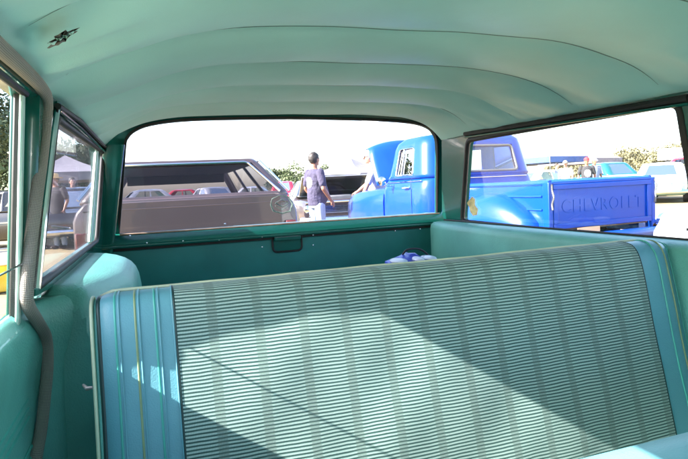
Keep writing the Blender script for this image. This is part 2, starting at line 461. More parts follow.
# sloping sill (painted top), rolled rail, then flat board
sill = MB(); sec = [(0.02, .992), (-.010, .992), (-.030, .984), (-.055, .962), (-.062, .953), (-.058, .944), (-.030, .940), (.03, .940)]
sill.loft([[V((x, 2.355+dy, z)) for dy, z in sec] for x in (gx0, gx1)])
link('top_rail', sill, 'paint', gate, smooth=50, bevel=0)
link('rail_roll', MB().tube([(gx0, 2.300, .945), (gx1, 2.300, .945)], .008, 10), 'paint', gate)
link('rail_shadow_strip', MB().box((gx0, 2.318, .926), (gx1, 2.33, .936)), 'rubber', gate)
ib = MB().box((gx0, 2.322, .45), (gx1, 2.335, .9255)); link('inner_panel', ib, 'panel', gate, bevel=.003)
for px, py in [(147,243),(183,241),(219,240),(262,237),(313,235),(262,247),(313,245),(395,231),(420,229),(225,224),(310,217),(130,236)]:
    p = onT(px, py); yy = 2.321 if p.z < .93 else 2.296
    q = at(px, py, 1, yy)
    link('screw', MB().lathe([(.0001, -.004), (.003, -.003), (.004, 0)], q, 'y', 10), 'chrome', gate)
# latch
l0, l1 = at(272, 235, 1, 2.32), at(302, 250, 1, 2.32)
w0, w1, zb_, zt_ = l0.x, l1.x, l1.z, l0.z
U = rounded([V((w0, 2.318, zt_)), V((w0, 2.318, zb_)), V((w1, 2.318, zb_)), V((w1, 2.318, zt_))], [.004, .022, .022, .004], 6)
latch = link('latch', MB().tube(U, .0045, 8, loop=True), 'rubber', gate)
link('latch_recess', MB().prism([p+V((0, .001, 0)) for p in U], (0, .003, 0)), 'paint', latch, smooth=0)
link('latch_handle', MB().box((w0+.006, 2.298, zt_-.026), (w1-.006, 2.318, zt_-.006)), 'paint', latch, bevel=.004)
link('latch_lip', MB().tube([(w0+.008, 2.298, zt_-.010), (w1-.008, 2.298, zt_-.010)], .0025, 6), 'chrome', latch)
link('outer_skin', MB().box((XL-.05, 2.40, .35), (XR+.05, 2.43, .975)), 'paint', gate, bevel=.01)

# quarter windows ----------------------------------------------------
def pane(pts, th, mat, name, par=wag): return link(name, MB().prism(pts, th), mat, par, smooth=0)
# right: outline from the photo on the leaning wall
RW = [onR(461.5, 221.5), onR(702, 247), onR(678, 102), onR(467, 140)]
RWo = rounded([RW[3], RW[0], RW[1], RW[2]], [.03, .03, .03, .03], 5)
rq = pane([p+V((.012, 0, 0)) for p in RWo], (.004, 0, 0), 'glass', 'quarter_window')
def gasket(pts, r, mat, name, par, dx=0, fl=1.0): return link(name, MB().tube([p+V((dx,0,0)) for p in pts], r, 8, loop=True, flat=fl), mat, par, smooth=60)
gasket(RWo, .011, 'rubber', 'gasket', rq, .004)
# frame around right quarter window: wall with hole
def wall_hole(inner, box, th, mat, name, par=wag, xf=None):
    # inner: ordered loop ; box: ymin,ymax,zmin,zmax ; radial projection
    c = sum(inner, V())/len(inner); outer = []
    y0, y1, z0, z1 = box
    for p in inner:
        dy, dz = p.y-c.y, p.z-c.z; s = 99
        if dy > 1e-6: s = min(s, (y1-c.y)/dy)
        if dy < -1e-6: s = min(s, (y0-c.y)/dy)
        if dz > 1e-6: s = min(s, (z1-c.z)/dz)
        if dz < -1e-6: s = min(s, (z0-c.z)/dz)
        y, z = c.y+dy*s, c.z+dz*s; outer.append(V((xf(z), y, z)))
    mb = MB(); t = V((th, 0, 0))
    mb.loft([[p, q, q+t, p+t] for p, q in zip(inner, outer)], True, False, True); return link(name, mb, mat, par, smooth=30)
wall_hole(RWo, (RW[2].y-.09, 2.33, .88, 1.335), .03, 'paint', 'window_surround', wag, xr)
# right front-of-quarter pillar + rear door frame
yp = RW[2].y
link('door_pillar', MB().box((xr(1.1)-.004, yp-.17, .3), (xr(1.1)+.05, yp-.05, 1.40)), 'paint', wag, bevel=.01)
# top frame moulding of the right window (ribbed black channel)
a, b = onR(466, 134), onR(690, 98)
link('window_channel', MB().tube([a+V((-.004,0,0)), b+V((-.004,0,0))], .010, 8), 'rubber', wag)
link('window_channel', MB().tube([a+V((-.006,0,-.014)), b+V((-.006,0,-.014))], .004, 8), 'paint', wag)
# residue sticker on the right glass
sp = [(469,200),(472,196.5),(475,199),(475,205),(478,209),(477,215),(473,216),(470,212),(469,207),(467,203)]
link('sticker_residue', MB().prism([at(px, py, 0, xr(1.03)+.0095) for px, py in sp], (.001, 0, 0)), 'residue', rq, smooth=0)
# left quarter window
LW = [onL(58, 118), onL(104, 152), onL(98, 241), onL(38, 288)]
LWo = rounded(LW, [.02, .03, .03, .02], 5)
lq = pane([p-V((.016, 0, 0)) for p in LWo], (.004, 0, 0), 'glass_dusty', 'quarter_window')
gasket(LWo, .008, 'rubber', 'gasket', lq, -.004)
wall_hole(LWo, (min(LW[0].y, LW[3].y)-.02, 2.33, .90, 1.335), -.03, 'paint', 'window_surround', wag, xl)
link('window_channel', MB().tube([onL(58, 106, .008), onL(80, 121, .010), onL(107, 149, .006)], .006, 8), 'rubber', wag)
link('window_channel', MB().tube([onL(60, 111, .008), onL(82, 129, .008), onL(106, 153, .006)], .0035, 8), 'chrome', wag)
link('glass_channel', MB().tube([onL(97, 148, -.012), onL(90, 243, -.012)], .012, 8, flat=.5), 'palechan', lq)
link('chrome_strip', MB().tube([onL(58, 103, .004), onL(53, 140, .008), onL(44, 215, .010), onL(37, 289, .010)], .0055, 8), 'chrome', wag)

# side structures ----------------------------------------------------
def sideprof(sgn, xw, rear, front, name, bulge=.15, ztop=.958):
    """padded quarter panel: rounded rear end, soft top edge"""
    mb = MB(); secs = []
    ys = [rear+.0]+[rear-.10*(1-math.cos(math.pi/2*i/8)) for i in range(1, 9)]+[rear-.10-(rear-.10-front)*i/12 for i in range(1, 13)]
    for k, y in enumerate(ys):
        w = bulge*(.55+.45*math.sin(math.pi/2*min(k, 8)/8)); w = min(w, .050+max(0, min(1, (y-1.09)/.40))*.10)
        pts = []
        pr = [(-.045, ztop+.004), (0, ztop+.008), (w*.45, ztop+.004), (w*.75, ztop-.008), (w*.93, ztop-.032), (w, ztop-.075), (w*1.03, ztop-.2), (w*1.03, .35), (-.045, .35)]
        for dx, z in pr: pts.append(V((xw+sgn*dx, y, z)))
        secs.append(pts)
    mb.loft(secs); return link(name, mb, 'vinyl', wag, smooth=50, sub=1)
sideprof(1, XL, 1.86, 1.155, 'quarter_panel', .145, .962)
# right quarter panel : flat-topped box, crisp end
mb = MB(); secs = []
for y, w in [(2.28, .075), (2.275, .088), (2.25, .095), (1.9, .10), (1.4, .10), (.95, .10), (.90, .10)]:
    pr = [(0, .956), (w*.5, .956), (w*.80, .953), (w*.96, .943), (w, .925), (w*1.0, .80), (w, .35), (0, .35)]
    secs.append([V((XR-dx, y, z)) for dx, z in pr])
mb.loft(secs); link('quarter_panel', mb, 'vinyl', wag, smooth=50)
link('panel_welt', MB().tube([(XR-.012, 2.28, .960), (XR-.012, .9, .958)], .0035, 8), 'rubber', wag)
# outer lower body
link('body_side', MB().box((XL-.10, -1.3, .30), (XL-.062, 2.42, .92)), 'paint', wag, bevel=.015)
link('body_side', MB().box((XR+.045, -1.3, .30), (XR+.09, 2.42, .93)), 'paint', wag, bevel=.015)
link('floor', MB().box((XL-.04, -1.3, .28), (XR+.04, 2.40, .34)), 'board', wag)
link('cargo_floor', MB().box((XL+.01, 1.16, .45), (XR-.01, 2.32, .47)), 'board', wag, bevel=.004)
# front part of the cabin (behind the camera): dash, header, pillars, front doors
link('dashboard', MB().box((XL, -1.0, .34), (XR, -.72, .92)), 'paint', wag, bevel=.04)
link('windshield_header', MB().box((XL+.02, -1.02, 1.34), (XR-.02, -.95, 1.44)), 'paint', wag, bevel=.01)
for x in (XL+.005, XR-.005):
    link('windshield_pillar', MB().tube([(x, -1.35, .90), (x, -.98, 1.36)], .025, 8), 'paint', wag)
    link('front_pillar', MB().box((x-.02, -.02, .3), (x+.02, .09, 1.36)), 'paint', wag, bevel=.01)
ws = link('windshield', MB().prism([V((XL, -1.35, .90)), V((XR, -1.35, .90)), V((XR-.03, -.99, 1.36)), V((XL+.03, -.99, 1.36))], (0, -.004, 0)), 'glass', wag, smooth=0)
link('hood', MB().box((XL-.05, -2.7, .80), (XR+.05, -1.3, .90)), 'paint', wag, bevel=.03)
for x in (XL-.060, XR+.01):
    fd = link('front_door', MB().box((x, -.95, .33), (x+.035, -.02, .945)), 'panel', wag, bevel=.008)
# right rear door
link('rear_door', MB().box((XR-.005, .10, .33), (XR+.04, yp-.17, .945)), 'vinyl', wag, bevel=.01)
# wheels of our wagon
for x, y in ((XL-.02, 1.75), (XR+.02, 1.75), (XL-.02, -1.6), (XR+.02, -1.6)):
    link('wheel', MB().lathe([(.2, -.08), (.31, -.08), (.33, -.04), (.33, .04), (.31, .08), (.2, .08)], (x, y, .33), 'x', 24), 'tyre', wag)

# left rear door -----------------------------------------------------
door = bpy.data.objects.new('rear_door', None); C.objects.link(door); door.parent = wag; door.empty_display_size = .1
SILL = .938
tp = MB(); secs = []
pr = [(-.050, SILL-.0), (-.040, SILL+.012), (-.030, SILL+.014), (-.020, SILL+.006), (-.013, SILL-.012), (-.012, SILL-.04), (-.018, SILL-.075), (-.026, SILL-.11), (-.029, SILL-.2), (-.030, .5), (-.030, .33), (-.060, .33)]
for y, k in ((.05, 0), (.30, 0), (.60, 0), (.85, 0), (1.10, 0), (1.13, .014), (1.155, .038), (1.17, .052), (1.175, .045)):
    secs.append([V((XL+dx+(k*(.6+.4*min(1, max(0, (z-.45)/.45))) if dx > -.035 else 0), y, z)) for dx, z in pr])
tp.loft(secs); link('trim_panel', tp, 'vinyl', door, smooth=60)
for z in (.80, .785, .77, .72, .705):
    link('trim_groove', MB().tube([(XL-.0275, .1, z), (XL-.0275, 1.04, z+.0)], .0025, 6), 'strip_teal', door)
# door window frame: uprights
zt1 = 1.31
def upr(y, w, mat, name, dx, par=door, z0=SILL, dep=.012):
    mb = MB(); mb.loft([[V((xl(z)+dx, y+(z-1.3)*.0, z)), V((xl(z)+dx, y+w+(z-1.3)*.0, z)), V((xl(z)+dx-dep, y+w+(z-1.3)*.0, z)), V((xl(z)+dx-dep, y+(z-1.3)*.0, z))] for z in (z0, zt1)]); return link(name, mb, mat, par, bevel=.003)
YE = .981
upr(YE, .018, 'palechan', 'glass_channel', -.014, dep=.006)
upr(YE+.018, .026, 'rubber', 'weather_strip', -.020)
upr(YE+.044, .036, 'paint', 'window_frame', -.030)
upr(YE+.080, .15, 'paint', 'door_pillar', -.030, wag, .4)
tf = MB(); tf.loft([[V((xl(1.28), y, 1.302)), V((xl(1.28)+.004, y, 1.34)), V((xl(1.28)-.04, y, 1.345)), V((xl(1.28)-.04, y, 1.302))] for y in (-.9, YE+.09)]); link('window_frame', tf, 'paint', door, bevel=.003)
link('weather_strip', MB().tube([(xl(1.27)-.012, -.9, 1.302), (xl(1.27)-.012, YE+.02, 1.302)], .006, 8), 'rubber', door)
# half-lowered glass with a bright top edge
GZ = 1.036
gp = link('window_glass', MB().prism([V((XL-.008, .12, SILL)), V((XL-.008, YE, SILL)), V((xl(GZ)-.008, YE, GZ)), V((xl(GZ)-.008, .12, GZ))], (-.004, 0, 0)), 'glass', door, smooth=0)
link('glass_edge', MB().tube([(xl(GZ)-.01, .12, GZ), (xl(GZ)-.01, YE, GZ)], .0018, 6), 'chrome', gp)

# braided windlace: roof rail, down the pillar, loose over the door trim
wp = [onL(-60, -30, .014), onL(-20, 28, .012), onL(20, 66, .010), onL(40, 86, .006), onL(46.5, 100, .004), onL(45, 125, .002), onL(42, 155, .001), onL(36, 200, -.001), onL(30, 250, -.004), onL(27, 288, -.004), onL(28, 305, -.004), onL(36, 319, .0), onL(46, 338, .004), onL(47.5, 365, .006), onL(45, 395, .006), onL(41, 430, .006), onL(35, 465, .006), onL(30, 520, .006)]
for i in (-2, -1): pass
link('windlace', MB().tube(spline(wp, 8), .0102, 14), 'braid', wag, smooth=180)

# rear bench seat ------------------------------------------------------
seat = bpy.data.objects.new('rear_seat', None); C.objects.link(seat); seat.parent = wag; seat.empty_display_size = .1
SX0, SX1 = -.108, 1.20
prof = spline([(1.085, .925), (1.078, .950), (1.055, .966), (1.03, .968), (1.008, .958), (.99, .925), (.972, .86), (.95, .76), (.925, .66), (.90, .56), (.88, .46), (.865, .40)][:], 6) if False else None
PR = [V((0, y, z)) for y, z in [(1.088, .930), (1.082, .950), (1.062, .9635), (1.038, .966), (1.016, .958), (1.000, .930), (.982, .86), (.958, .76), (.932, .66), (.908, .56), (.885, .46), (.868, .38)]]
PR = spline(PR, 8)
LA = [0]
for a, b in zip(PR, PR[1:]): LA.append(LA[-1]+(b-a).length)
def seatpt(x, k, off=0):
    p = PR[k]; u0 = (x-SX0); u1 = (SX1-x)
    # crown of the cushion and rounded ends, slight slack and puckers in the cloth
    cx = (x-(SX0+SX1)/2)/((SX1-SX0)/2)
    q = V((x, p.y, p.z))
    t = k/len(PR)
    q.y -= .018*(1-cx*cx)*min(1, t*3)
    for u, er in ((u0, .032), (u1, .10)):
        if u < er:
            d = er-math.sqrt(max(0, er*er-(er-u)**2))
            q.y += d*.75*min(1, t*2.2)
            q.z -= d*.8*max(0, 1-t*2.0)
    T = (PR[min(k+1, len(PR)-1)]-PR[max(k-1, 0)]).normalized(); n = V((0, T.z, -T.y))
    if n.y > 0: pass
    nn = V((0, T.z, -T.y)); nn = nn if (nn.y < 0 or nn.z > 0) else -nn
    q += nn*(off+min(1, t*2.5)*(.0022*math.sin(x*11+1.3*math.sin(t*9))*math.sin(t*13+x*4)+.0010*math.sin(x*39+t*7)*math.sin(t*29)))
    return q
def xlist(a, b, n): return [a+(b-a)*i/n for i in range(n+1)]
XF0, XF1 = at(172, 286, 2, .962).x, at(628, 243, 2, .962).x
XF0, XF1 = .018, 1.052
KT = 14     # profile index near the top front
def xedge(a, b): 
    e = [.0, .0015, .004, .008, .014, .022, .032, .045, .06]
    return e
def seat_surf(xs, name, mat, off=0, k0=0):
    P = [[seatpt(x, k, off) for x in xs] for k in range(k0, len(PR))]
    mb = MB(); mb.grid(P, lambda i, j: (xs[j], LA[i+k0])); return link(name, mb, mat, seat, smooth=180)
lx = [SX0+e for e in [.0, .0008, .002, .004, .008, .014, .022, .032, .045, .06, .08, .1]]+[XF0]
rx = [XF1]+[SX1-e for e in [.085, .07, .055, .045, .032, .022, .014, .008, .004, .002, .0008, .0]]
seat_surf(lx, 'side_panel', 'seatvinyl')
seat_surf(rx, 'side_panel', 'seatvinyl')
seat_surf(xlist(XF0, XF1, 60), 'fabric_panel', 'cloth', .0022)
def along(x, r, mat, name, off, k0=0, k1=None, n=8, fl=.6):
    ks = range(k0, k1 or len(PR), 2)
    return link(name, MB().tube([seatpt(x, k, off) for k in ks], r, n, flat=1), mat, seat, smooth=180)
along(XF0, .0022, 'darkpipe', 'piping', .001); along(XF0-.003, .0014, 'seatvinyl', 'piping', .002)
along(XF1, .0022, 'darkpipe', 'piping', .001)
for xx, mt in ((.030, 'strip_teal'), (.062, 'strip_olive'), (.094, 'strip_teal')):
    along(SX0+xx, .0024, mt, 'welt', -.0011); along(SX0+xx+.0062, .0016, 'seatvinyl', 'welt', .0006)
    along(SX1-xx, .0022, mt, 'welt', .0004)
# piping along the top-back edge and down the ends
link('piping', MB().tube([seatpt(x, 16, .003)+V((0, 0, 0)) for x in xlist(SX0+.004, SX1-.05, 60)], .0032, 8), 'cream', seat, smooth=180)
along(SX0+.004, .0045, 'darkpipe', 'piping', -.001, 22)
# outer shell/side of backrest
def seat_end(x0, x1, name):
    mb = MB(); secs = []
    for x in (x0, x1):
        secs.append([V((x, p.y+.012, p.z-.010)) for p in PR[::4]]+[V((x, 1.10, .38)), V((x, 1.16, .42)), V((x, 1.125, .90))])
    mb.loft(secs); return link(name, mb, 'vinyl', seat, smooth=60, bevel=.004)
seat_end(SX0-.007, SX0+.02, 'seat_side'); seat_end(SX1-.02, SX1+.006, 'seat_side')
link('piping', MB().tube([V((SX0-.008, p.y+.010, p.z-.007)) for p in PR[8::3]], .003, 8), 'cream', seat, smooth=180)
bk = MB(); bk.loft([[V((x, 1.085, .945)), V((x, 1.12, .93)), V((x, 1.16, .42)), V((x, .95, .36)), V((x, .92, .40))] for x in (SX0+.005, SX1-.008)]); link('seat_back_board', bk, 'board', seat)
# cushion of the rear seat
cu = MB(); cu.loft([[V((x, .87, .40)), V((x, .45, .44)), V((x, .38, .42)), V((x, .36, .36)), V((x, .36, .33)), V((x, .95, .33))] for x in (SX0+.02, SX1-.02)]); link('seat_cushion', cu, 'cloth', seat, bevel=.02)
# small latch button on side panel
lb = onL(87, 389, .10)
q0 = at(84, 389, 0, -.118); link('seat_catch', MB().tube([q0+V((-.003, .02, 0)), q0+V((.004, .0, 0)), q0+V((.012, -.002, .001))], [.002, .0032, .0022], 10), 'greymetal', wag)

# front seat back: only its top corner comes into view
fp = []
z0 = .842
a1 = at(575, 459, 2, z0); a2 = at(688, 430, 2, z0); yf = (a1.y+a2.y)/2
FS = [(yf, z0-.002), (yf-.012, z0+.006), (yf-.04, z0+.010), (yf-.09, z0+.006), (yf-.13, z0-.01), (yf-.15, z0-.05), (yf-.10, z0-.35), (yf-.05, .36), (yf+.03, .36), (yf+.02, z0-.1), (yf+.008, z0-.02)]
fs = MB(); secs = []
fx0, fx1 = .13, 1.18
for x, s in [(fx0, .80), (fx0+.01, .93), (fx0+.04, 1), (.5, 1), (fx1-.04, 1), (fx1, .9)]:
    c0 = V((x, yf-.06, .6)); secs.append([c0+(V((x, y, z))-c0)*s if s < 1 else V((x, y, z)) for y, z in FS])
fs.loft(secs); fse = link('front_seat', fs, 'seatvinyl', wag, smooth=60)

# the thing lying in the cargo bay behind the seat
bagx = at(408, 256, 1, 1.9)
bag = thing('plastic_bag', 'crumpled blue plastic bag with white patches lying behind the rear seat', 'bag', (bagx.x, 1.9, .47))
mb = MB(); hh = bagx.z+.012-.47
mb.ball((0, 0, hh*.5), (.13, .13, hh*.5), 18, 10)
for i, p in enumerate(mb.v):
    mb.v[i] = p+V((.012*math.sin(p.z*60+p.y*30), .012*math.sin(p.x*70), .010*math.sin(p.x*75+p.y*20)))
link('bag_body', mb, 'bagblue', bag)
for dx, wd in ((-.06, .030), (.015, .02), (.06, .028)):
    mb = MB().ball((dx, -.045, hh-.020), (wd, .05, .010), 14, 8); link('white_patch', mb, 'bagwhite', bag)
link('bag_handle', MB().tube(spline([(-.03, 0, hh-.02), (-.01, -.01, hh+.012), (.05, 0, hh+.010), (.09, 0, hh-.02)], 5), .004, 6), 'rubber', bag)

# hexagonal sticker on the rear glass
st = MB()
def stk(px, py): return onT(px, py, .002)
hexo = [(272.5, 199), (280, 195.5), (289, 197), (293, 204), (291, 211), (283, 213.5), (274, 211), (271.5, 205)]
hp = [stk(*p) for p in hexo]
stick = link('sticker', MB().tube(hp, .004, 6, loop=True, flat=.4), 'sticker', rearwin)
link('sticker_mark', MB().tube([stk(*p) for p in [(276, 203), (282, 199.5), (289, 203), (283, 207), (276, 203)]], .003, 6, flat=.4), 'sticker', stick)
link('sticker_mark', MB().tube([stk(*p) for p in [(276, 206), (282, 210), (289, 206)]], .003, 6, flat=.4), 'sticker', stick)

# =================================================================== OUTSIDE
gm = MB()
gs = 900
P = [[V((-gs+2*gs*j/40, -gs+2*gs*i/40, 0)) for j in range(41)] for i in range(41)]
gm.grid(P); struct(link('ground', gm, 'ground'))
# hill line, higher to the right
def hills():
    mb = MB(); rows = []
    for r_, hf in ((150, 0), (185, .75), (230, 1), (330, .2)):
        row = []
        for i in range(61):
            a = R(12+58*i/60)
            hgt = 6.5*min(1, max(0, (i-10)/25))*hf*(1+.25*math.sin(i*.5)+.12*math.sin(i*1.7))
            row.append(V((r_*math.sin(a), r_*math.cos(a), hgt-.3)))
        rows.append(row)
    mb.grid(rows); return mb
struct(link('hills', hills(), 'hill'))

def polar(px, d):                               # ground point seen in image column px at distance d
    v = RM @ V((px-CX, CY-190, -F)); v.z = 0; v.normalize(); return V((v.x*d, v.y*d, 0))

def tree(px, d, h, w, label, kind='leaf', n=1500, leaf=.16, base=.25, name='tree', cat='tree', group=None, trunk=True):
    rnd = random.Random(int(px*13+d)); t = thing(name, label, cat, polar(px, d), 0, group)
    mb = MB(); cl = []
    for i in range(11):
        a = rnd.uniform(0, 6.28); r_ = rnd.uniform(0, w*.36); z = rnd.uniform(base*h+.12*h, h*.88); k = 1-.55*abs((z/h)-.5)
        cl.append((V((r_*math.cos(a)*k, r_*math.sin(a)*k, z)), rnd.uniform(.14, .26)*w))
    for i in range(n):
        c, r_ = cl[i % 11]
        d_ = V((rnd.gauss(0, 1), rnd.gauss(0, 1), rnd.gauss(0, .8))).normalized()*r_*rnd.uniform(.45, 1.08)
        p = c+d_; s = leaf*rnd.uniform(.6, 1.4)
        u = V((rnd.gauss(0, 1), rnd.gauss(0, 1), rnd.gauss(0, 1))).normalized()*s; w_ = V((rnd.gauss(0, 1), rnd.gauss(0, 1), rnd.gauss(0, 1))); w_ = (w_-u*w_.dot(u)/u.length_squared).normalized()*s*.6
        mb.add([p-u, p+w_, p+u, p-w_], [(0, 1, 2, 3)])
    link('crown', mb, kind, t, smooth=0)
    if trunk:
        tb_ = MB().tube(spline([(0, 0, 0), (.05, 0, h*.3), (0, .05, h*.7)], 4), [.05*h*(1-i/9.5)*.7+.01 for i in range(9)], 8)
        link('trunk', tb_, 'bark', t)
        for c, r_ in cl[:4]:
            link('limb', MB().tube([(0.03, 0, h*.3), c*.6+V((0, 0, h*.15)), c], [.03, .02, .01], 6), 'bark', t)
    return t
GT = 'trees beyond the car park'
tree(-6, 27, 6.0, 5.0, 'big leafy tree seen through the side door window, leftmost of all', 'leafd', 9000, .085, group=GT)
tree(12, 31, 5.6, 4.0, 'leafy tree beside the pale window channel of the side door', 'leaf', 8000, .085, group=GT)
tree(62, 40, 5.2, 5.0, 'tree behind the front edge of the left quarter window', 'leafd', 6000, .11, group=GT)
tree(88, 42, 5.0, 5.0, 'tree behind the rear edge of the left quarter window', 'leafd', 6000, .11, group=GT)
tree(278, 62, 3.7, 3.2, 'small tree directly behind the dark wagon roof slope', 'leaf', 2600, .11, group=GT)
tree(299, 60, 3.6, 4.6, 'bushy tree left of the man in the dark t-shirt', 'leaf', 3600, .11, group=GT)
tree(324, 64, 3.8, 2.6, 'narrow tree right behind the head of the man in the dark t-shirt', 'leaf', 2600, .11, group=GT)
tree(334, 66, 3.9, 2.4, 'pale tree above the left slope of the grey canopy', 'leaf', 2600, .11, group=GT)
GB = 'brush on the hillside'
for px, d, h, w, lb_ in [(628, 95, 4.3, 11, 'large olive bush above the white and teal pickup'), (598, 100, 3.6, 9, 'olive bush above the man in the red cap'),
                        (652, 92, 3.2, 8, 'brush clump above the pale aqua sedan'), (684, 98, 3.8, 10, 'brush clump above the red car at the right edge'),
                        (560, 105, 3.6, 9, 'low brush behind the pale canopy'), (668, 120, 5.6, 12, 'farther brush clump behind the white trailers')]:
    tree(px, d, h, w, lb_, 'brush', 5000, .22, .02, 'bush', 'bush', GB, False)

# ---- generic vehicle shell
def ring(z, hx, y0, y1, r, rx_=(.80,), sy=(.08, .48, .52, .94), cn=3):
    """plan ring, counter-clockwise from rear-left; columns line up between heights"""
    P = []
    def arc(cx, cy, a0): return [V((cx+r*math.cos(a0+math.pi/2*i/cn), cy+r*math.sin(a0+math.pi/2*i/cn), z)) for i in range(cn+1)]
    w = hx-r
    # rear edge (y0), left to right
    P += [V((-w*f, y0, z)) for f in rx_]+[V((w*f, y0, z)) for f in rx_[::-1]]
    P += arc(w, y0+r, -math.pi/2)
    for f in sy: P.append(V((hx, y0+r+(y1-y0-2*r)*f, z)))
    P += arc(w, y1-r, 0)
    P += [V((w*f, y1, z)) for f in rx_]+[V((-w*f, y1, z)) for f in rx_[::-1]]
    P += arc(-w, y1-r, math.pi/2)
    for f in sy[::-1]: P.append(V((-hx, y0+r+(y1-y0-2*r)*f, z)))
    P += arc(-w, y0+r, math.pi)
    return P
def greenhouse(secs, open_cols, open_rows, crown, nx_):
    """returns shell mesh (with window openings), dict of pane meshes"""
    sh = MB(); panes = []
    n = len(secs[0])
    for k in range(len(secs)-1):
        for c in range(n):
            d = (c+1) % n; q = [secs[k][c], secs[k][d], secs[k+1][d], secs[k+1][c]]
            if k in open_rows and any(c in g for g in open_cols): continue
            sh.add(q, [(0, 1, 2, 3)])
    top = secs[-1]; cen = sum(top, V())/n; mid = [p+(cen-p)*.35+V((0, 0, crown*.75)) for p in top]; mid2 = [p+(cen-p)*.7+V((0, 0, crown)) for p in top]
    for A, B in ((top, mid), (mid, mid2)):
        for c in range(n): d = (c+1) % n; sh.add([A[c], A[d], B[d], B[c]], [(0, 1, 2, 3)])
    sh.add(mid2, [tuple(range(n))])
    for g in open_cols:
        pmb = MB()
        for k in open_rows:
            for c in g: d = (c+1) % n; pmb.add([secs[k][c], secs[k][d], secs[k+1][d], secs[k+1][c]], [(0, 1, 2, 3)])
        panes.append(pmb)
    return sh, panes
def weld(o, d=.0005):
    bm = bmesh.new(); bm.from_mesh(o.data); bmesh.ops.remove_doubles(bm, verts=bm.verts, dist=d); bmesh.ops.recalc_face_normals(bm, faces=bm.faces)
    for e in bm.edges: e.smooth = not (len(e.link_faces) == 2 and e.calc_face_angle(0) > R(38))
    bm.to_mesh(o.data); bm.free()
# column indices: 0: rear-left start.. with rx_=(.8,) -> cols: 0 (rear glass), 1 rear corner.. 
# points: 0,1 rear ; 2-5 arc ; 6-9 side ; 10-13 arc ; 14,15 front ; 16-19 arc ; 20-23 side ; 24-27 arc
REAR = [0]; FRONT = [14]; SR1 = [6]; SR2 = [8]; SL1 = [22]; SL2 = [20]

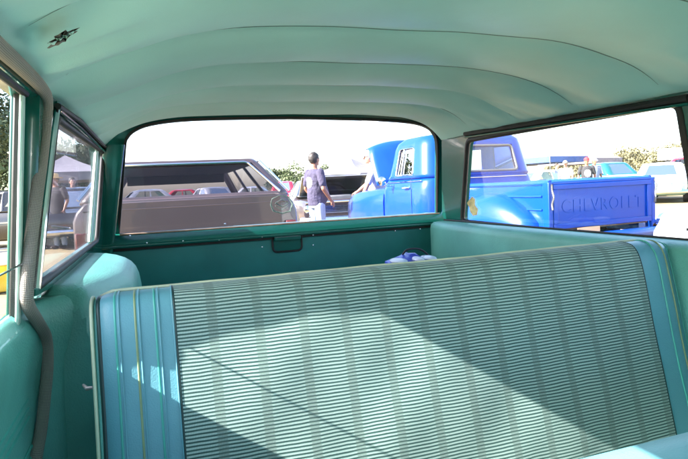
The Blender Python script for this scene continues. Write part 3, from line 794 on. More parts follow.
def wheel(par, x, y, r=.34, w=.10, hub='chrome', ww=False, sgn=1):
    t = link('wheel', MB().lathe([(r*.62, -w), (r*.93, -w), (r, -w*.6), (r, w*.6), (r*.93, w), (r*.62, w)], (x, y, r), 'x', 28), 'tyre', par)
    link('rim', MB().lathe([(r*.64, -w*.5), (r*.64, w*.9*sgn if sgn > 0 else w*.5), (r*.55, w*.75*sgn), (r*.2, w*.9*sgn), (.001, w*1.05*sgn)], (x, y, r), 'x', 24), hub, t)
    if ww: link('whitewall', MB().lathe([(r*.66, w*1.02*sgn), (r*.84, w*1.02*sgn), (r*.84, w*.95*sgn), (r*.66, w*.95*sgn)], (x, y, r), 'x', 28), 'whitewall', t)
    return t
def classic(px, d, heading, label, body, roof, group='classic cars parked across the field', name='classic_car', L=4.9, W=.92, H_=1.5, wagon=False, cat='car', glassm='glass_car', belt=.95, fin=0, loc=None, ghy=None):
    t = thing(name, label, cat, loc if loc else polar(px, d), heading, group)
    mb = MB(); secs = []
    st = [(-.5, .80, .42, .74), (-.49, .88, .34, .84), (-.44, .95, .28, .90+fin), (-.30, 1, .24, .93), (-.1, 1, .22, .95), (.1, 1, .22, .95), (.25, .99, .24, .93), (.40, .96, .28, .90), (.47, .90, .34, .84), (.5, .80, .42, .70)]
    if wagon: st = [(-.5, .96, .42, .95), (-.497, .985, .34, .985), (-.46, 1, .28, 1)]+[(a, b, c, max(e, .98) if a < .2 else e) for a, b, c, e in st[3:]]
    for fy, fw, z0, zz in st:
        w = W*fw; zt_ = belt*zz/.95 if not wagon else belt*zz; y = L*fy
        half = [(w*.86, z0), (w*.97, z0+.08), (w, z0+(zt_-z0)*.45), (w*.985, z0+(zt_-z0)*.7), (w*.94, zt_-.05), (w*.86, zt_-.005), (w*.45, zt_+.015)]
        secs.append([V((x, y, z)) for x, z in half]+[V((-x, y, z)) for x, z in half[::-1]])
    mb.loft(secs); bo = link('body', mb, body, t, smooth=50)
    gy0, gy1 = ghy or ((-L*.30, L*.17) if not wagon else (-L*.495, L*.17)); zt_ = H_-.06
    rr = .16
    b1 = [ring(belt-.02, W*.90, gy0, gy1, rr), ring(belt+.03, W*.89, gy0+.03, gy1-.05, rr), ring(zt_-.05, W*.72, gy0+(.50 if not wagon else .20), gy1-.50, rr), ring(zt_, W*.68, gy0+(.58 if not wagon else .24), gy1-.60, rr)]
    gh, panes = greenhouse(b1, [REAR, FRONT, SR1, SR2, SL1, SL2], [1], .05, 0)
    g = link('cabin', gh, roof, t, smooth=40, solid=.02); weld(g)
    for p_ in panes: link('window', p_, glassm, t, smooth=0)
    link('seat', MB().box((-W*.7, gy0+.9, .5), (W*.7, gy0+1.05, belt+.10)), 'mauvein', t, bevel=.04)
    link('seat', MB().box((-W*.7, gy1-.95, .5), (W*.7, gy1-.80, belt+.12)), 'mauvein', t, bevel=.04)
    for s in (-1, 1):
        for y in (-L*.30, L*.30): 
            wheel(t, s*(W-.09), y, .34, .10, 'chrome', True, s)
            link('wheel_arch', MB().lathe([(.40, -.005), (.42, 0), (.40, .005)], (s*(W*.995), y, .36), 'x', 28), 'black', t)
        link('headlight', MB().lathe([(.10, 0), (.09, .05), (.04, .07), (.001, .075)], (s*W*.72, L*.48, belt*.74), 'y', 16), 'chrome', t)
        link('tail_light', MB().lathe([(.07, 0), (.06, -.05), (.001, -.06)], (s*W*.80, -L*.485, belt*.75), 'y', 14), 'redlens', t)
        link('trim_strip', MB().box((s*W-.004, -L*.4, belt*.70), (s*W+.008, L*.4, belt*.70+.025)), 'chrome', t)
    for y in (-L*.515, L*.515):
        link('bumper', MB().tube([(-W*.98, y*.93, .42), (-W*.8, y, .42), (0, y*1.015, .42), (W*.8, y, .42), (W*.98, y*.93, .42)], .065, 8), 'chrome', t)
    gr = MB()
    for k in range(5): gr.box((-W*.5, L*.488, .50+k*.05), (W*.5, L*.506, .52+k*.05))
    link('grille', gr, 'chrome', t)
    return t

# ---- dark wagon parked right behind (its tailgate faces us)
dk = thing('parked_wagon', 'charcoal mauve station wagon parked close behind, its tailgate facing the rear window', 'car', (.29, 7.42, 0), 0)
def dark_wagon(t):
    W, L, belt = .955, 4.9, 1.118
    mb = MB(); secs = []
    for y, fw, z0, zt_ in [(-2.42, .97, .45, belt-.012), (-2.40, .99, .38, belt), (-2.2, 1, .3, belt), (-1.2, 1, .25, belt), (0, 1, .25, belt), (1.0, .99, .25, belt-.05), (2.0, .97, .3, belt-.15), (2.4, .88, .4, belt-.3)]:
        w = W*fw; half = [(w*.86, z0), (w*.97, z0+.1), (w, z0+.35), (w*.995, zt_-.16), (w*.965, zt_-.09), (w*.90, zt_-.02), (w*.80, zt_)]
        secs.append([V((x, y, z)) for x, z in half]+[V((-x, y, z)) for x, z in half[::-1]])
    mb.loft(secs, True, True); link('body', mb, 'mauve', t, smooth=50)
    kw = dict(rx_=(1.0,), sy=(.04, .34, .38, .66, .70, .97))
    def rg(z, hx, y0, y1, r=.07): return ring(z, hx, y0, y1, r, **kw)
    b1 = [rg(belt-.03, .885, -2.40, 1.05), rg(belt+.012, .868, -2.385, 1.0), rg(1.405, .655, -2.20, .38), rg(1.438, .62, -2.17, .30)]
    # points: 0,1 rear; 2-5 arc; 6-11 side; 12-15 arc; 16,17 front; 18-21 arc; 22-27 side; 28-31 arc
    gh, panes = greenhouse(b1, [[0], [16], [6], [8], [10], [26], [24], [22]], [1], .028, 0)
    g = link('cabin', gh, 'mauve', t, smooth=40, solid=.018); weld(g)
    for i, p_ in enumerate(panes): link('window', p_, 'glass_tint' if i else 'glass_tint', t, smooth=0)
    # headlining
    rr = rg(1.40, .63, -2.15, .36); link('roof_lining', MB().prism(rr, (0, 0, .006)), 'mauvein', t, smooth=0)
    link('sun_visor', MB().box((-.62, .30, 1.285), (.62, .325, 1.40)), 'mauvein', t, bevel=.008)
    # chrome surround of the rear window and the dark D pillars
    a, b = b1[1], b1[2]
    link('window_trim', MB().tube([a[0]+V((0,-.015,0)), b[0]+V((.03,-.015,-.005)), b[0]+V((.07, -.015, .008)), b[1]+V((-.07,-.015,.008)), b[1]+V((-.03,-.015,-.005)), a[1]+V((0,-.015,0))], .012, 8), 'chrome', t)
    link('drip_rail', MB().tube([b1[2][7]+V((.02,.0,.02)), b1[2][4]+V((.02,0,.02)), a[5]+V((.03,-.03,0))], .012, 8), 'chrome', t)
    link('drip_rail', MB().tube([V((-q.x, q.y, q.z)) for q in [b1[2][7]+V((.02,.0,.02)), b1[2][4]+V((.02,0,.02)), a[5]+V((.03,-.03,0))]], .012, 8), 'chrome', t)
    link('tailgate_crease', MB().tube([(-.86, -2.425, 1.035), (.86, -2.425, 1.035)], .006, 8), 'mauve', t)
    link('tailgate', MB().box((-.80, -2.428, .55), (.80, -2.41, 1.095)), 'mauve', t, bevel=.006)
    link('tailgate_handle', MB().box((-.07, -2.45, .80), (.07, -2.43, .83)), 'chrome', t, bevel=.005)
    link('bumper', MB().tube([(-.9, -2.42, .5), (-.8, -2.52, .5), (.8, -2.52, .5), (.9, -2.42, .5)], .06, 8), 'chrome', t)
    for s in (-1, 1):
        link('tail_light', MB().box((s*.88-.05, -2.44, .68), (s*.88+.05, -2.41, .86)), 'redlens', t, bevel=.01)
        for y in (-1.45, 1.5): wheel(t, s*.86, y, .34, .1, 'chrome', False, s)
    link('seat', MB().box((-.7, -.75, .5), (.7, -.6, 1.02)), 'mauvein', t, bevel=.04)
    link('seat', MB().box((-.7, -.0, .5), (.7, .12, 1.04)), 'mauvein', t, bevel=.04)
dark_wagon(dk)

# ---- blue pickup
def mirrored(f):
    for s in (-1, 1): f(s)
tk = thing('pickup_truck', 'bright blue classic pickup with its hood raised and its tailgate closed with chains', 'pickup', (4.51, 4.725, 0), R(3.4))
def pickup(t):
    # bed
    for s in (-1, 1):
        link('bed_side', MB().box((s*.70-.02, .03, .58), (s*.70+.02, 2.0, 1.06)), 'blue', t, bevel=.004)
        link('bed_rail', MB().tube([(s*.705, .0, 1.075), (s*.705, 2.0, 1.075)], .030, 12), 'blue', t)
        for k in range(2): link('bed_rib', MB().tube([(s*.725, .1, .80+k*.14), (s*.725, 1.95, .80+k*.14)], .010, 8), 'blue', t)
        link('corner_post', MB().box((s*.725-.028, -.03, .50), (s*.725+.028, .06, 1.085)), 'blue', t, bevel=.008)
        # rear fender: swollen teardrop
        mb = MB(); secs = []
        for i in range(15):
            u = i/14; y = .16+1.55*u; k = max(.02, math.sin(math.pi*min(1, max(0, .04+.92*u)))**.55)
            zt_ = .50+.49*k; w = .03+.27*k
            sec = []
            for j in range(9):
                a = math.pi/2*j/8; sec.append(V((s*(.72+w*math.sin(a)**.75), y, .48+(zt_-.48)*math.cos(a)**.7)))
            sec += [V((s*.72, y, .48))]; secs.append(sec)
        mb.loft(secs); link('rear_fender', mb, 'blue', t, smooth=60)
        link('running_board', MB().box((s*.72, 1.6, .42), (s*.93, 2.0, .47) if s > 0 else (s*.93, 2.0, .47)), 'blue', t) if False else None
        # chain and hook
        ch = MB()
        pth = spline([(s*.725, -.045, 1.06), (s*.735, -.06, 1.0), (s*.715, -.06, .93), (s*.73, -.05, .86), (s*.72, -.05, .80)], 5)
        for i, p in enumerate(pth[:-1]):
            q = pth[i+1]; ch.tube([p, (p+q)/2, q], [.006, .012, .006], 6)
        link('tailgate_chain', ch, 'greymetal', t)
        wheel(t, s*.82, .92, .36, .11, 'blue', True, s); wheel(t, s*.80, 3.95, .36, .11, 'blue', True, s)
    link('bed_floor', MB().box((-.68, .02, .58), (.68, 2.0, .61)), 'wood', t)
    link('bed_front', MB().box((-.70, 1.97, .58), (.70, 2.01, 1.07)), 'blue', t)
    tg = link('tailgate', MB().box((-.69, -.012, .60), (.69, .012, 1.06)), 'blue', t, bevel=.004)
    link('tailgate_roll', MB().tube([(-.69, -.005, 1.07), (.69, -.005, 1.07)], .024, 12), 'blue', tg)
    fr = MB()
    for a, b in (((-.69, -.034, .60), (.69, -.012, .655)), ((-.69, -.034, 1.005), (.69, -.012, 1.055)), ((-.69, -.034, .655), (-.63, -.012, 1.005)), ((.63, -.034, .655), (.69, -.012, 1.005))): fr.box(a, b)
    link('tailgate_frame', fr, 'blue', tg, bevel=.006)
    cu_ = bpy.data.curves.new('letters', 'FONT'); cu_.body = 'CHEVROLET'; cu_.size = .185; cu_.extrude = .0004; cu_.bevel_depth = .0007; cu_.align_x = 'CENTER'; cu_.space_character = 1.16
    to = bpy.data.objects.new('letters', cu_); C.objects.link(to)
    dg = bpy.context.evaluated_depsgraph_get(); me = bpy.data.meshes.new_from_object(to.evaluated_get(dg)); bpy.data.objects.remove(to)
    me.materials.clear(); me.materials.append(M['bluedark'])
    lo = bpy.data.objects.new('tailgate_lettering', me); C.objects.link(lo); lo.parent = tg; lo.location = (0, -.016, .765); lo.rotation_euler = (R(90), 0, 0)
    link('bumper', MB().tube([(-.80, -.02, .50), (-.70, -.12, .49), (.70, -.12, .49), (.80, -.02, .50)], .055, 10), 'blue', t)
    link('licence_plate', MB().box((-.42, -.075, .535), (-.12, -.065, .60)), 'plate', t)
    tl = link('tail_light', MB().lathe([(.062, 0), (.062, -.04), (.045, -.062), (.001, -.07)], (.775, -.05, .545), 'y', 20), 'redlens', t)
    link('light_rim', MB().lathe([(.068, .03), (.070, -.03), (.060, -.04)], (.775, -.05, .545), 'y', 20), 'chrome', tl)
    tl = link('tail_light', MB().lathe([(.062, 0), (.062, -.04), (.045, -.062), (.001, -.07)], (-.775, -.05, .545), 'y', 20), 'redlens', t)
    link('chassis', MB().box((-.45, -.0, .40), (.45, 4.5, .50)), 'black', t)
    # cab
    kw = dict(rx_=(1.0,), sy=(.30, .34, .78, .84))
    r_ = .20
    def rg(z, hx, y0, y1, r=r_): return ring(z, hx, y0, y1, r, rx_=(.93,), sy=(.18, .20, .84, .88), cn=4)
    low = [rg(.45, .93, 2.06, 3.45, .12), rg(.75, .96, 2.05, 3.45), rg(1.05, .95, 2.05, 3.45), rg(1.16, .92, 2.06, 3.43), rg(1.22, .88, 2.08, 3.40)]
    mb = MB(); mb.loft(low, True, True); link('cab_lower', mb, 'blue', t, smooth=60)
    for s in (-1, 1): link('belt_trim', MB().tube([(s*.93, 2.2, 1.175), (s*.93, 3.3, 1.165)], .008, 6), 'chrome', t)
    link('belt_trim', MB().tube([(-.74, 2.052, 1.185), (.74, 2.052, 1.185)], .008, 6), 'chrome', t)
    up = [rg(1.215, .905, 2.08, 3.36), rg(1.265, .895, 2.10, 3.30), rg(1.645, .83, 2.18, 3.22), rg(1.725, .81, 2.20, 3.16), rg(1.785, .75, 2.26, 3.06)]
    # points: rear 0,1; arc 2-6; side 7-10; arc 11-15; front 16,17; arc 18-22; side 23-26; arc 27-31
    gh, panes = greenhouse(up, [[0], [15, 16, 17, 14, 18], [7+0], [8+1], [25], [23]], [1], .05, 0)
    # use: rear glass, windshield with wrap, door glass
    gh, panes = greenhouse(up, [[0], [13, 14, 15, 16, 17, 18, 19], [8], [24]], [1], .045, 0)
    g = link('cab_roof', gh, 'blue', t, smooth=60, solid=.03); weld(g)
    for p_ in panes: link('window', p_, 'glass_car', t, smooth=0)
    # rounded rubber rim on the rear glass
    a = up[1]; b = up[2]
    rim = rounded([a[0]+V((.04,-.02,.01)), a[1]+V((-.04,-.02,.01)), b[1]+V((-.02,-.02,-.01)), b[0]+V((.02,-.02,-.01))], .06, 5)
    link('window_rim', MB().tube(rim, .016, 8, loop=True), 'greymetal', t)
    for i0, i1 in ((8, 9), (24, 25)):
        fr_ = rounded([up[1][i0], up[1][i1], up[2][i1], up[2][i0]], .04, 4); s = 1 if fr_[0].x > 0 else -1
        link('door_glass_rim', MB().tube([p+V((s*.015, 0, 0)) for p in fr_], .012, 8, loop=True), 'chrome', t)
        m1, m2 = up[1][i0].lerp(up[1][i1], .68 if s > 0 else .32), up[2][i0].lerp(up[2][i1], .68 if s > 0 else .32)
        link('vent_post', MB().tube([m1+V((s*.015, 0, 0)), m2+V((s*.015, 0, 0))], .012, 8), 'chrome', t)
        link('door_handle', MB().tube([(s*.955, 2.50, 1.08), (s*.985, 2.52, 1.085), (s*.985, 2.64, 1.085)], .013, 8), 'chrome', t)
        link('door_seam', MB().tube([(s*.948, 2.45, 1.2), (s*.962, 2.43, .9), (s*.955, 2.43, .55)], .004, 6), 'black', t)
        mr = link('wing_mirror', MB().lathe([(.001, -.03), (.05, -.02), (.07, 0), (.065, .008)], (s*1.12, 3.02, 1.20), 'y', 18), 'chrome', t)
        link('mirror_arm', MB().tube([(s*1.12, 3.03, 1.18), (s*1.03, 3.05, 1.12), (s*.94, 3.05, 1.12)], .010, 6), 'chrome', mr)
    link('steering_wheel', MB().tube([V((-.38+.2*math.cos(a), 2.95-.07*math.sin(a), 1.16+.19*math.sin(a))) for a in [2*math.pi*i/20 for i in range(20)]], .012, 6, loop=True), 'black', t)
    link('bench_seat', MB().box((-.7, 2.20, .6), (.7, 2.36, 1.26)), 'mauvein', t, bevel=.05)
    # front fenders
    for s in (-1, 1):
        mb = MB(); secs = []
        for y, zt_, w0, w1, zb in [(3.36, 1.10, .46, .95, .5), (3.6, 1.09, .46, .97, .5), (4.0, 1.07, .46, .98, .56), (4.4, 1.05, .45, .98, .60), (4.70, 1.02, .45, .96, .5), (4.88, .97, .46, .92, .5), (4.95, .90, .50, .84, .52)]:
            m_ = (w0+w1)/2; h = zt_-zb
            pts = [(w0, zb), (w0, zt_-.06), (w0+.03, zt_-.01), (m_-.08, zt_+.015), (m_+.05, zt_+.01), (w1-.07, zt_-.03), (w1-.015, zt_-.11), (w1, zt_-.22), (w1, zb+.08), (w1-.02, zb)]
            secs.append([V((s*x, y, z)) for x, z in pts])
        mb.loft(secs); link('front_fender', mb, 'blue', t, smooth=55)
        hl = link('headlight', MB().lathe([(.11, 0), (.11, .03), (.08, .06), (.001, .07)], (s*.68, 4.93, .86), 'y', 20), 'chrome', t)
    gr = MB()
    for k in range(6): gr.box((-.50, 4.80, .60+k*.06), (.50, 4.84, .625+k*.06))
    link('grille', gr, 'chrome', t)
    link('front_bumper', MB().tube([(-.93, 4.85, .5), (-.8, 5.05, .5), (.8, 5.05, .5), (.93, 4.85, .5)], .06, 8), 'chrome', t)
    # engine bay
    link('radiator', MB().box((-.42, 4.62, .55), (.42, 4.72, 1.02)), 'black', t, bevel=.01)
    en = link('engine', MB().box((-.28, 3.55, .6), (.28, 4.35, .98)), 'blue', t, bevel=.04)
    link('air_cleaner', MB().lathe([(.001, .10), (.14, .10), (.16, .07), (.16, 0), (.05, -.05)], (0, 3.95, 1.05), 'z', 24), 'chrome', en)
    link('heater_pipe', MB().tube(spline([(-.35, 3.5, 1.1), (-.3, 3.7, 1.16), (-.32, 4.0, 1.08)], 5), .02, 8), 'chrome', en)
    link('firewall', MB().box((-.75, 3.40, .5), (.75, 3.44, 1.18)), 'blue', t)
    # hood raised
    mb = MB(); rows = []
    th = R(60)
    for i in range(11):
        u = i/10; row = []
        for j in range(17):
            w = -1+2*j/16; hw = .86-.08*u**3; ln = .90*u*(1-.10*abs(w)**3*u)
            crown = .13*(1-abs(w)**2.6)-.16*max(0, u-.8)**2/.04
            y = 3.74+ln*math.cos(th)-crown*math.sin(th); z = 1.14+ln*math.sin(th)+crown*math.cos(th)
            row.append(V((hw*w, y, z)))
        rows.append(row)
    mb.grid(rows); link('hood', mb, 'blue', t, smooth=180, solid=.02)
    for s in (-1, 1): link('hood_strut', MB().tube([(s*.55, 3.6, 1.05), (s*.6, 3.95, 1.5)], .012, 6), 'greymetal', t)
pickup(tk)

# ---- car with raised hood behind the man (faces us)
op = thing('open_hood_car', 'dark car facing us with its hood raised, behind the man in the dark t-shirt', 'car', polar(326, 14.6), R(172))
def openhood(t):
    W = .95
    mb = MB(); secs = []
    for y, fw, z0, zt_ in [(-2.4, .9, .4, .85), (-1.5, 1, .3, .95), (0, 1, .25, .98), (.7, 1, .25, .96), (.72, 1, .25, .90), (2.2, .98, .3, .88), (2.42, .93, .36, .84)]:
        w = W*fw; half = [(w*.86, z0), (w, z0+.2), (w, zt_-.12), (w*.95, zt_-.03), (w*.85, zt_)]
        secs.append([V((x, y, z)) for x, z in half]+[V((-x, y, z)) for x, z in half[::-1]])
    mb.loft(secs); link('body', mb, 'mauve', t, smooth=50)
    b1 = [ring(.95, .86, -1.5, .9, .12), ring(1.0, .85, -1.45, .85, .12), ring(1.33, .68, -1.0, .35, .12), ring(1.36, .64, -.95, .3, .12)]
    gh, panes = greenhouse(b1, [REAR, FRONT, SR1, SR2, SL1, SL2], [1], .04, 0)
    g = link('cabin', gh, 'black', t, solid=.02); weld(g)
    for p_ in panes: link('window', p_, 'glass_car', t, smooth=0)
    hd = MB(); hd.grid([[V((.80*w, .85+.78*u, .98+.42*u+.03*(1-w*w))) for w in [-1+.25*i for i in range(9)]] for u in [0, .25, .5, .75, 1]])
    h = link('hood', hd, 'black', t, solid=.03)
    link('hood_edge', MB().tube([(-.8, .84, .98), (-.8, 1.63, 1.41), (.8, 1.63, 1.41), (.8, .84, .98)], .014, 6), 'silver', h)
    link('grille', MB().box((-.62, 2.44, .60), (.62, 2.45, .76)), 'black', t)
    gr = MB()
    for k in range(5): gr.box((-.6, 2.452, .60+k*.035), (.6, 2.47, .613+k*.035))
    link('grille_bars', gr, 'chrome', t)
    link('hood_lip', MB().tube([(-.85, 2.44, .84), (.85, 2.44, .84)], .022, 8), 'chrome', t)
    link('bumper', MB().tube([(-.94, 2.4, .46), (-.8, 2.55, .46), (.8, 2.55, .46), (.94, 2.4, .46)], .07, 8), 'chrome', t)
    for s in (-1, 1):
        for dx in (0, .19): link('headlight', MB().lathe([(.085, 0), (.085, .03), (.06, .05), (.001, .055)], (s*(.62+dx), 2.44, .70), 'y', 18), 'chrome', t)
        for y in (-1.4, 1.5): wheel(t, s*.85, y, .33, .1, 'chrome', False, s)
    link('engine', MB().box((-.3, 1.2, .6), (.3, 1.9, .97)), 'greymetal', t, bevel=.03)
openhood(op)

# ---- other cars
classic(612, 29, R(176), 'pale aqua tall old car with a dark teal roof, behind the blue tailgate', 'aqua', 'tealp', L=4.8, W=.95, H_=1.72, belt=1.12)
classic(662, 25.5, R(128), 'pale aqua and white classic sedan turned three quarters towards us, chrome wheels', 'aqua', 'white', L=5.0, W=.96, H_=1.52, belt=.98)
classic(690, 33, R(95), 'long red classic car parked behind the pale aqua sedan', 'red', 'red', L=5.2, W=1.0, H_=1.85, belt=1.3)
classic(210, 30, R(20), 'white car glimpsed through the window of the dark wagon', 'white', 'silver')
classic(178, 33, R(80), 'red car glimpsed through the window of the dark wagon', 'red', 'red')
classic(140, 27, R(100), 'pale green car glimpsed at the left side of the dark wagon window', 'green', 'white')
classic(248, 36, R(70), 'silver car glimpsed between the pillars of the dark wagon', 'silver', 'silver')
classic(284, 40, R(160), 'red car just right of the dark wagon roof slope', 'red', 'red', H_=1.8, belt=1.2)
classic(536, 27, R(90), 'aqua car half hidden by stalls under the blue canopy', 'aqua', 'white')
classic(4, 17, R(75), 'black car seen low in the side door window', 'black', 'black')
classic(70, 17.0, R(10), 'black car parked outside the left quarter window', 'black', 'black')
nwc = classic(0, 0, R(0), 'white car parked nearby at the lower right corner of the side window', 'white', 'white', loc=(5.0, 1.42, 0), belt=.92, ghy=(-1.2, .9), group=None)

# ---- canopies
def canopy(px, d, rz, w, eave, peak, label, clothm, val, group='pop-up canopies'):
    t = thing('canopy', label, 'canopy', polar(px, d), rz, group); h = w/2
    mb = MB(); q = [V((-h, -h, eave)), V((h, -h, eave)), V((h, h, eave)), V((-h, h, eave))]
    top = V((0, 0, peak)); rows = []
    for k in range(4):
        a, b = q[k], q[(k+1) % 4]
        for i in range(6):
            for j in range(6):
                def pt(u, v):
                    e = a.lerp(b, v); p = e.lerp(top, u); p.z -= .10*math.sin(math.pi*u)*(1)+.03*math.sin(math.pi*v)*math.sin(math.pi*u); return p
                mb.add([pt(i/6, j/6), pt(i/6, (j+1)/6), pt((i+1)/6, (j+1)/6), pt((i+1)/6, j/6)], [(0, 1, 2, 3)])
    o = link('roof_cloth', mb, clothm, t, smooth=0); weld(o, .002)
    vb = MB()
    for k in range(4):
        a, b = q[k], q[(k+1) % 4]; vb.add([a, b, b-V((0, 0, .28)), a-V((0, 0, .28))], [(0, 1, 2, 3)])
    link('valance', vb, val, t, smooth=0, solid=.01)
    for p in q: link('leg', MB().tube([(p.x, p.y, 0), (p.x, p.y, eave)], .022, 6), 'greymetal', t)
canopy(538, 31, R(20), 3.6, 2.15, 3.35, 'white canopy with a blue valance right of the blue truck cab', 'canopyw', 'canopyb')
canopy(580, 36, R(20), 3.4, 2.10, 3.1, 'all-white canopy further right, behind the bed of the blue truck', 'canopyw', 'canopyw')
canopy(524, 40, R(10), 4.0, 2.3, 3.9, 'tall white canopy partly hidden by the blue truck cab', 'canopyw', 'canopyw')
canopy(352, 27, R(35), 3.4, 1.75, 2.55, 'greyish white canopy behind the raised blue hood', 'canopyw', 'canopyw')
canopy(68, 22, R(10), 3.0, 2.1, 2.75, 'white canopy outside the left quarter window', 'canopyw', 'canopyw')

# ---- stall goods under the blue canopy, trailers, far building
def table(px, d, label, clothm):
    t = thing('stall_table', label, 'table', polar(px, d), R(-30), 'vendor tables under the canopies')
    link('tabletop', MB().box((-.9, -.35, .72), (.9, .35, .75)), 'white', t); 
    link('table_cloth', MB().box((-.92, -.37, .25), (.92, .37, .717)), clothm, t, bevel=.02)
table(530, 24, 'vendor table with a yellow cloth nearest the blue truck cab', 'yellow'); table(548, 26, 'vendor table with an orange cloth under the blue-edged canopy', 'orange')
for px, d, z, mt, lb_ in [(526, 24, .751, 'orange', 'orange box on the yellow vendor table, left'), (534, 24, .751, 'tee_white', 'white box on the yellow vendor table, right'), (546, 26, .751, 'yellow', 'yellow box on the orange vendor table'), (552, 26, .751, 'red', 'red box on the orange vendor table')]:
    p = polar(px, d); o = link('box', MB().box((-.15, -.12, 0), (.15, .12, .26)).box((-.16, -.13, .20), (.16, .13, .27)), mt, bevel=.01)
    o.location = (p.x, p.y, z); o['label'] = lb_; o['category'] = 'box'; o['group'] = 'boxes on the vendor tables'
for px, lb_ in [(667, 'white box trailer on the hillside, left of the pair'), (682, 'white box trailer on the hillside, right of the pair')]:
    t = thing('trailer', lb_, 'trailer', polar(px, 88)+V((0, 0, 2.2)), R(-45), 'white trailers on the hillside')
    link('box_body', MB().box((-1.1, -.9, .5), (1.1, .9, 2.1)), 'white', t, bevel=.05)
    link('wheel', MB().lathe([(.3, -1), (.3, 1)], (0, 0, .3), 'y', 14), 'tyre', t)
t = thing('barn', 'long low dark roofed building on the skyline above the canopies', 'building', polar(575, 150)+V((0, 0, 3.2)), R(-35))
link('wall', MB().box((-2.1, -2, -1), (2.1, 2, 2.0)), 'hill', t); link('roof', MB().prism([V((-2.4, -2.3, 2.0)), V((-2.4, 2.3, 2.0)), V((-2.4, 1.6, 3.0)), V((-2.4, -1.6, 3.0))], (4.8, 0, 0)), 'greymetal', t)
link('window', MB().box((-.6, -2.05, .8), (.6, -2.0, 1.5)), 'black', t)

# cool boxes low in the side door window
for px, d, body_, lid_, lb_ in [(4, 9.0, 'orange', 'whitewall', 'orange cool box with a white lid on the ground outside the side door'), (-6, 8.4, 'yellow', 'whitewall', 'yellow cool box with a white lid at the far left edge')]:
    t = thing('cool_box', lb_, 'cool box', polar(px, d), R(20), 'cool boxes')
    link('box_body', MB().prism([V((-.28, -.17, .02)), V((.28, -.17, .02)), V((.31, -.20, .36)), V((-.31, -.20, .36))], (0, .38, 0)), body_, t, bevel=.02)
    ld = link('lid', MB().box((-.33, -.22, .362), (.33, .20, .43)), lid_, t, bevel=.02)
    link('handle', MB().tube([(-.33, -.01, .34), (-.37, -.01, .42), (-.30, -.01, .52), (.30, -.01, .52), (.37, -.01, .42), (.33, -.01, .34)], .012, 8), 'greymetal', t)

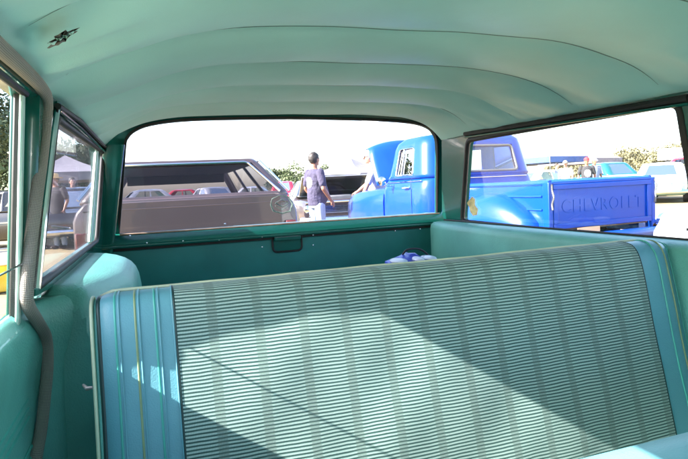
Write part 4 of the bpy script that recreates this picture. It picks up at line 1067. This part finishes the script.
# ---- people -----------------------------------------------------------
def capsule(mb, a, ra, b, rb, n=12):
    a, b = V(a), V(b); mb.tube([a, a.lerp(b, .33), a.lerp(b, .66), b], [ra, ra*.67+rb*.33+.002, ra*.33+rb*.67+.002, rb], n); mb.ball(a, ra, n, 8); mb.ball(b, rb, n, 8)
def remesh(o, vox, sm=4):
    md = o.modifiers.new('r', 'REMESH'); md.mode = 'VOXEL'; md.voxel_size = vox; md.use_smooth_shade = True
    if sm: m2 = o.modifiers.new('sm', 'SMOOTH'); m2.iterations = sm; m2.factor = .5
def ellloft(mb, secs, n=20):
    mb.loft([[V((cx_+rx_*math.cos(2*math.pi*i/n), cy_+ry_*math.sin(2*math.pi*i/n), z)) for i in range(n)] for z, cx_, cy_, rx_, ry_ in secs])
def person(px, d, rz, label, skin, shirt, pants, hair='hair', arms=None, belly=0, hat=None, logo=None, vox=.010, lean=0, scale=1.0, group=None, loc=None, head_turn=0):
    t = thing('person', label, 'person', loc if loc else polar(px, d), rz, group); t.scale = (scale,)*3
    # local: faces +y, 1.76 tall
    A = arms or {}
    aL = A.get('L', [(-.20, 0, 1.42), (-.27, -.02, 1.15), (-.25, .10, .92)]); aR = A.get('R', [(.20, 0, 1.42), (.27, -.02, 1.15), (.25, .10, .92)])
    LN = lambda z: lean*max(0, z-.95)
    sh = lambda p: V((p[0], p[1]+LN(p[2]), p[2]))
    b = MB()
    tor = [(.86, 0, 0, .155, .11), (.95, 0, .005+belly*.2, .165, .12+belly*.5), (1.05, 0, .01+belly*.5, .155, .115+belly), (1.18, 0, .01+belly*.3, .165, .12+belly*.5), (1.30, 0, .0, .185, .12), (1.40, 0, -.01, .185, .105), (1.45, 0, -.01, .12, .08), (1.50, 0, 0, .06, .058), (1.56, 0, .01, .055, .058)]
    ellloft(b, [(z, x, y+LN(z), rx_, ry_) for z, x, y, rx_, ry_ in tor])
    for s in (-1, 1):
        capsule(b, (s*.09, 0, .86), .088, (s*.10, .015, .48), .055); capsule(b, (s*.10, .015, .48), .055, (s*.105, -.01, .10), .037)
        capsule(b, (s*.105, -.02, .05), .035, (s*.12, .15, .03), .028)
    for s, a in ((-1, aL), (1, aR)):
        p0, p1, p2 = [sh(q) for q in a]
        capsule(b, p0, .056, p1, .042); capsule(b, p1, .042, p2, .027)
        dr = (p2-p1).normalized(); sd = dr.cross(V((s, .3, .2))).normalized(); nn = dr.cross(sd).normalized()
        pal = p2+dr*.05; capsule(b, p2, .026, pal+dr*.02, .030)
        b.ball(pal, (.036, .036, .036), 10, 6)
        for k, ln in enumerate((.065, .078, .074, .058)):
            o_ = pal+dr*.03+sd*(.026-.0175*k); capsule(b, o_, .0105, o_+dr*ln*.55, .0100, 8); capsule(b, o_+dr*ln*.55, .0100, o_+dr*ln*.9+nn*.018, .0085, 8)
        o_ = pal-dr*.015+sd*.032; capsule(b, o_, .012, o_+sd*.030+dr*.030, .010, 8)
    # head
    hc = V((0, .02+LN(1.65), 1.655)); Rz = Matrix.Rotation(head_turn, 4, 'Z')
    def hp_(x, y, z): return hc+(Rz @ V((x, y, z)))
    b.ball(hc, (.076, .094, .112), 20, 14); b.ball(hp_(0, .02, -.055), (.055, .066, .058), 14, 8)
    capsule(b, hp_(0, .088, .012), .010, hp_(0, .110, -.022), .015, 8)
    for s in (-1, 1):
        b.ball(hp_(s*.078, -.005, -.005), (.012, .022, .032), 8, 6); b.ball(hp_(s*.03, .082, .022), (.022, .012, .009), 8, 6)
    b.ball(hp_(0, .085, -.058), (.024, .012, .008), 8, 6); b.ball(hp_(0, .070, -.092), (.026, .022, .018), 8, 6)
    bo = link('body', b, skin, t); remesh(bo, vox, 3)
    for s in (-1, 1): link('eye', MB().ball(hp_(s*.031, .086, .010), (.010, .006, .005), 8, 6), 'black', t)
    # clothes
    c = MB(); top_s = [(.84, 0, 0, .178, .135), (.95, 0, .005+belly*.3, .182, .135+belly*.7), (1.05, 0, .01+belly*.5, .178, .132+belly), (1.18, 0, .01+belly*.3, .185, .138+belly*.5), (1.30, 0, 0, .20, .136), (1.40, 0, -.01, .20, .120), (1.455, 0, -.01, .135, .092), (1.485, 0, -.005, .075, .070)]
    ellloft(c, [(z, x, y+LN(z), rx_, ry_) for z, x, y, rx_, ry_ in top_s])
    for a in (aL, aR):
        p0, p1 = sh(a[0]), sh(a[1]); capsule(c, p0, .070, p0.lerp(p1, .72), .066)
    so = link('t_shirt', c, shirt, t); remesh(so, vox, 4)
    c = MB(); ellloft(c, [(.80, 0, 0, .178, .125), (.88, 0, 0, .175, .125), (.97, 0, .005, .170, .125)])
    for s in (-1, 1): capsule(c, (s*.09, 0, .84), .100, (s*.10, .015, .48), .075); capsule(c, (s*.10, .015, .48), .075, (s*.105, -.01, .11), .062)
    po = link('trousers', c, pants, t); remesh(po, vox, 4)
    for s in (-1, 1): link('shoe', MB().ball((s*.115, .06, .045), (.052, .14, .045), 14, 8), 'leather', t)
    hb_ = MB()
    hb_.ball(hp_(0, -.014, .022), (.083, .093, .103), 24, 18)
    def cut(p):
        q = Rz.inverted() @ (p-hc); return (q.y > .030 and q.z < .070) or q.z < -.075 or (q.y > -.02 and q.z < .012)
    rnd_ = random.Random(int(px)); hb_.v = [p+(p-hc).normalized()*rnd_.uniform(-.004, .009) for p in hb_.v]
    keep = [f for f in hb_.f if not all(cut(hb_.v[i]) for i in f)]; hb_.f = keep
    ho = link('hair', hb_, hair, t, smooth=180, solid=.008)
    if hat == 'cap_red' or hat == 'cap_white' or hat == 'cap_grey':
        cm = {'cap_red': 'capred', 'cap_white': 'tee_white', 'cap_grey': 'hairg'}[hat]
        cb = MB().ball(hp_(0, 0, .045), (.090, .105, .088), 18, 10); cb.f = [f for f in cb.f if not all(cb.v[i].z < hc.z+.03 for i in f)]
        cp = link('cap', cb, cm, t, solid=.006); link('cap_brim', MB().prism([hp_(.07*math.cos(a), .08+.10*math.sin(a), .035-.03*math.sin(a)) for a in [math.pi*i/10 for i in range(11)]], (0, 0, .006)), cm, cp)
    if hat == 'straw':
        cp = link('straw_hat', MB().lathe([(.18, .035), (.19, .05), (.10, .055), (.095, .13), (.07, .155), (.001, .15)], hc, 'z', 24), 'straw', t)
    if logo:
        ly, lz, lw, lh, lm = logo
        lb2 = MB()
        for i in range(16):
            for j in range(16):
                u0, u1, v0, v1 = [-1+2*q/16 for q in (i, i+1)]+[-1+2*q/16 for q in (j, j+1)]
                if (u0+u1)**2/4+(v0+v1)**2/4 > .85: continue
                def qq(u, v):
                    x = u*lw; z = lz+v*lh; yy = .26; return V((x, ly*yy+LN(z), z))
                lb2.add([qq(u0, v0), qq(u1, v0), qq(u1, v1), qq(u0, v1)], [(0, 1, 2, 3)])
        pr_ = link('shirt_print', lb2, lm, t, smooth=60); weld(pr_); sw = pr_.modifiers.new('w', 'SHRINKWRAP'); sw.target = so; sw.wrap_method = 'PROJECT'; sw.use_project_y = True; sw.use_project_z = False; sw.use_negative_direction = True; sw.offset = .005
    return t
# man in the middle, in profile looking right, hands at his pockets
person(316, 9.9, R(-72), 'man in a dark t-shirt with a pale print on its back, standing in profile', 'skin', 'tee_navy', 'jeans', belly=.075,
       arms={'L': [(-.20, 0, 1.42), (-.27, -.03, 1.15), (-.20, .13, .90)], 'R': [(.20, -.01, 1.42), (.29, -.03, 1.13), (.235, .15, .92)]}, logo=(-1, 1.25, .10, .11, 'tee_white'), vox=.008, scale=1.0, lean=-.03, head_turn=R(8))
# man leaning into the truck's engine bay
person(380.5, 10.15, R(62), 'man in a white t-shirt reaching out one arm, half hidden by the raised blue hood', 'skin2', 'tee_white', 'jeansd', hair='hairg', belly=.04,
       arms={'L': [(-.20, .02, 1.38), (-.34, .16, 1.14), (-.44, .30, .92)], 'R': [(.20, .02, 1.38), (.27, .22, 1.18), (.22, .42, 1.05)]}, vox=.008, lean=.22, hat='cap_white')
person(587, 21.5, R(150), 'man in a red cap and a black t-shirt with a round white print', 'skin', 'tee_black', 'jeansd', hat='cap_red', logo=(1, 1.22, .12, .14, 'tee_white'), vox=.014, belly=.05, group='people behind the blue truck')
person(594.5, 22.5, R(170), 'man in a pale cap and blue grey shirt right of the red cap', 'skin', 'tee_blue', 'jeans', hat='cap_white', vox=.014, group='people behind the blue truck')
person(566, 24, R(120), 'person in a white t-shirt and grey cap left of the red cap', 'skin2', 'tee_white', 'jeans', hat='cap_grey', vox=.014, group='people behind the blue truck')
person(557, 27, R(200), 'person in a blue grey shirt standing in front of the stalls', 'skin2', 'tee_blue', 'jeansd', vox=.016, group='people behind the blue truck')
person(56, 15, R(150), 'person in a straw hat and black t-shirt outside the left quarter window', 'skin', 'tee_black', 'jeans', hat='straw', vox=.014)
person(73, 17, R(200), 'person in a white t-shirt beside the straw-hatted person outside the left quarter window', 'skin2', 'tee_white', 'jeansd', vox=.014)

# =================================================================== LIGHT
to_sun = V((-1, .02, .69)).normalized()
sun = bpy.data.lights.new('sun', 'SUN'); sun.energy = 4.9; sun.angle = R(.5); sun.color = (1, .95, .87)
so = bpy.data.objects.new('sun', sun); C.objects.link(so); so.rotation_euler = to_sun.to_track_quat('Z', 'Y').to_euler()
w = bpy.data.worlds.new('World'); scn.world = w; w.use_nodes = True; nt = w.node_tree
bg = nt.nodes['Background']; sky = nt.nodes.new('ShaderNodeTexSky'); sky.sky_type = 'NISHITA'; sky.sun_disc = False
sky.sun_elevation = math.asin(to_sun.z); sky.sun_rotation = math.atan2(to_sun.x, to_sun.y); sky.air_density = 1.0; sky.dust_density = 2.0; sky.ozone_density = 1.0
nt.links.new(sky.outputs[0], bg.inputs['Color']); bg.inputs['Strength'].default_value = .135
scn.view_settings.view_transform = 'Standard'; scn.view_settings.look = 'None'; scn.view_settings.gamma = 1
scn.view_settings.exposure = 2.65
scn.render.engine = 'CYCLES'
scn.cycles.max_bounces = 12; scn.cycles.diffuse_bounces = 6; scn.cycles.transparent_max_bounces = 16
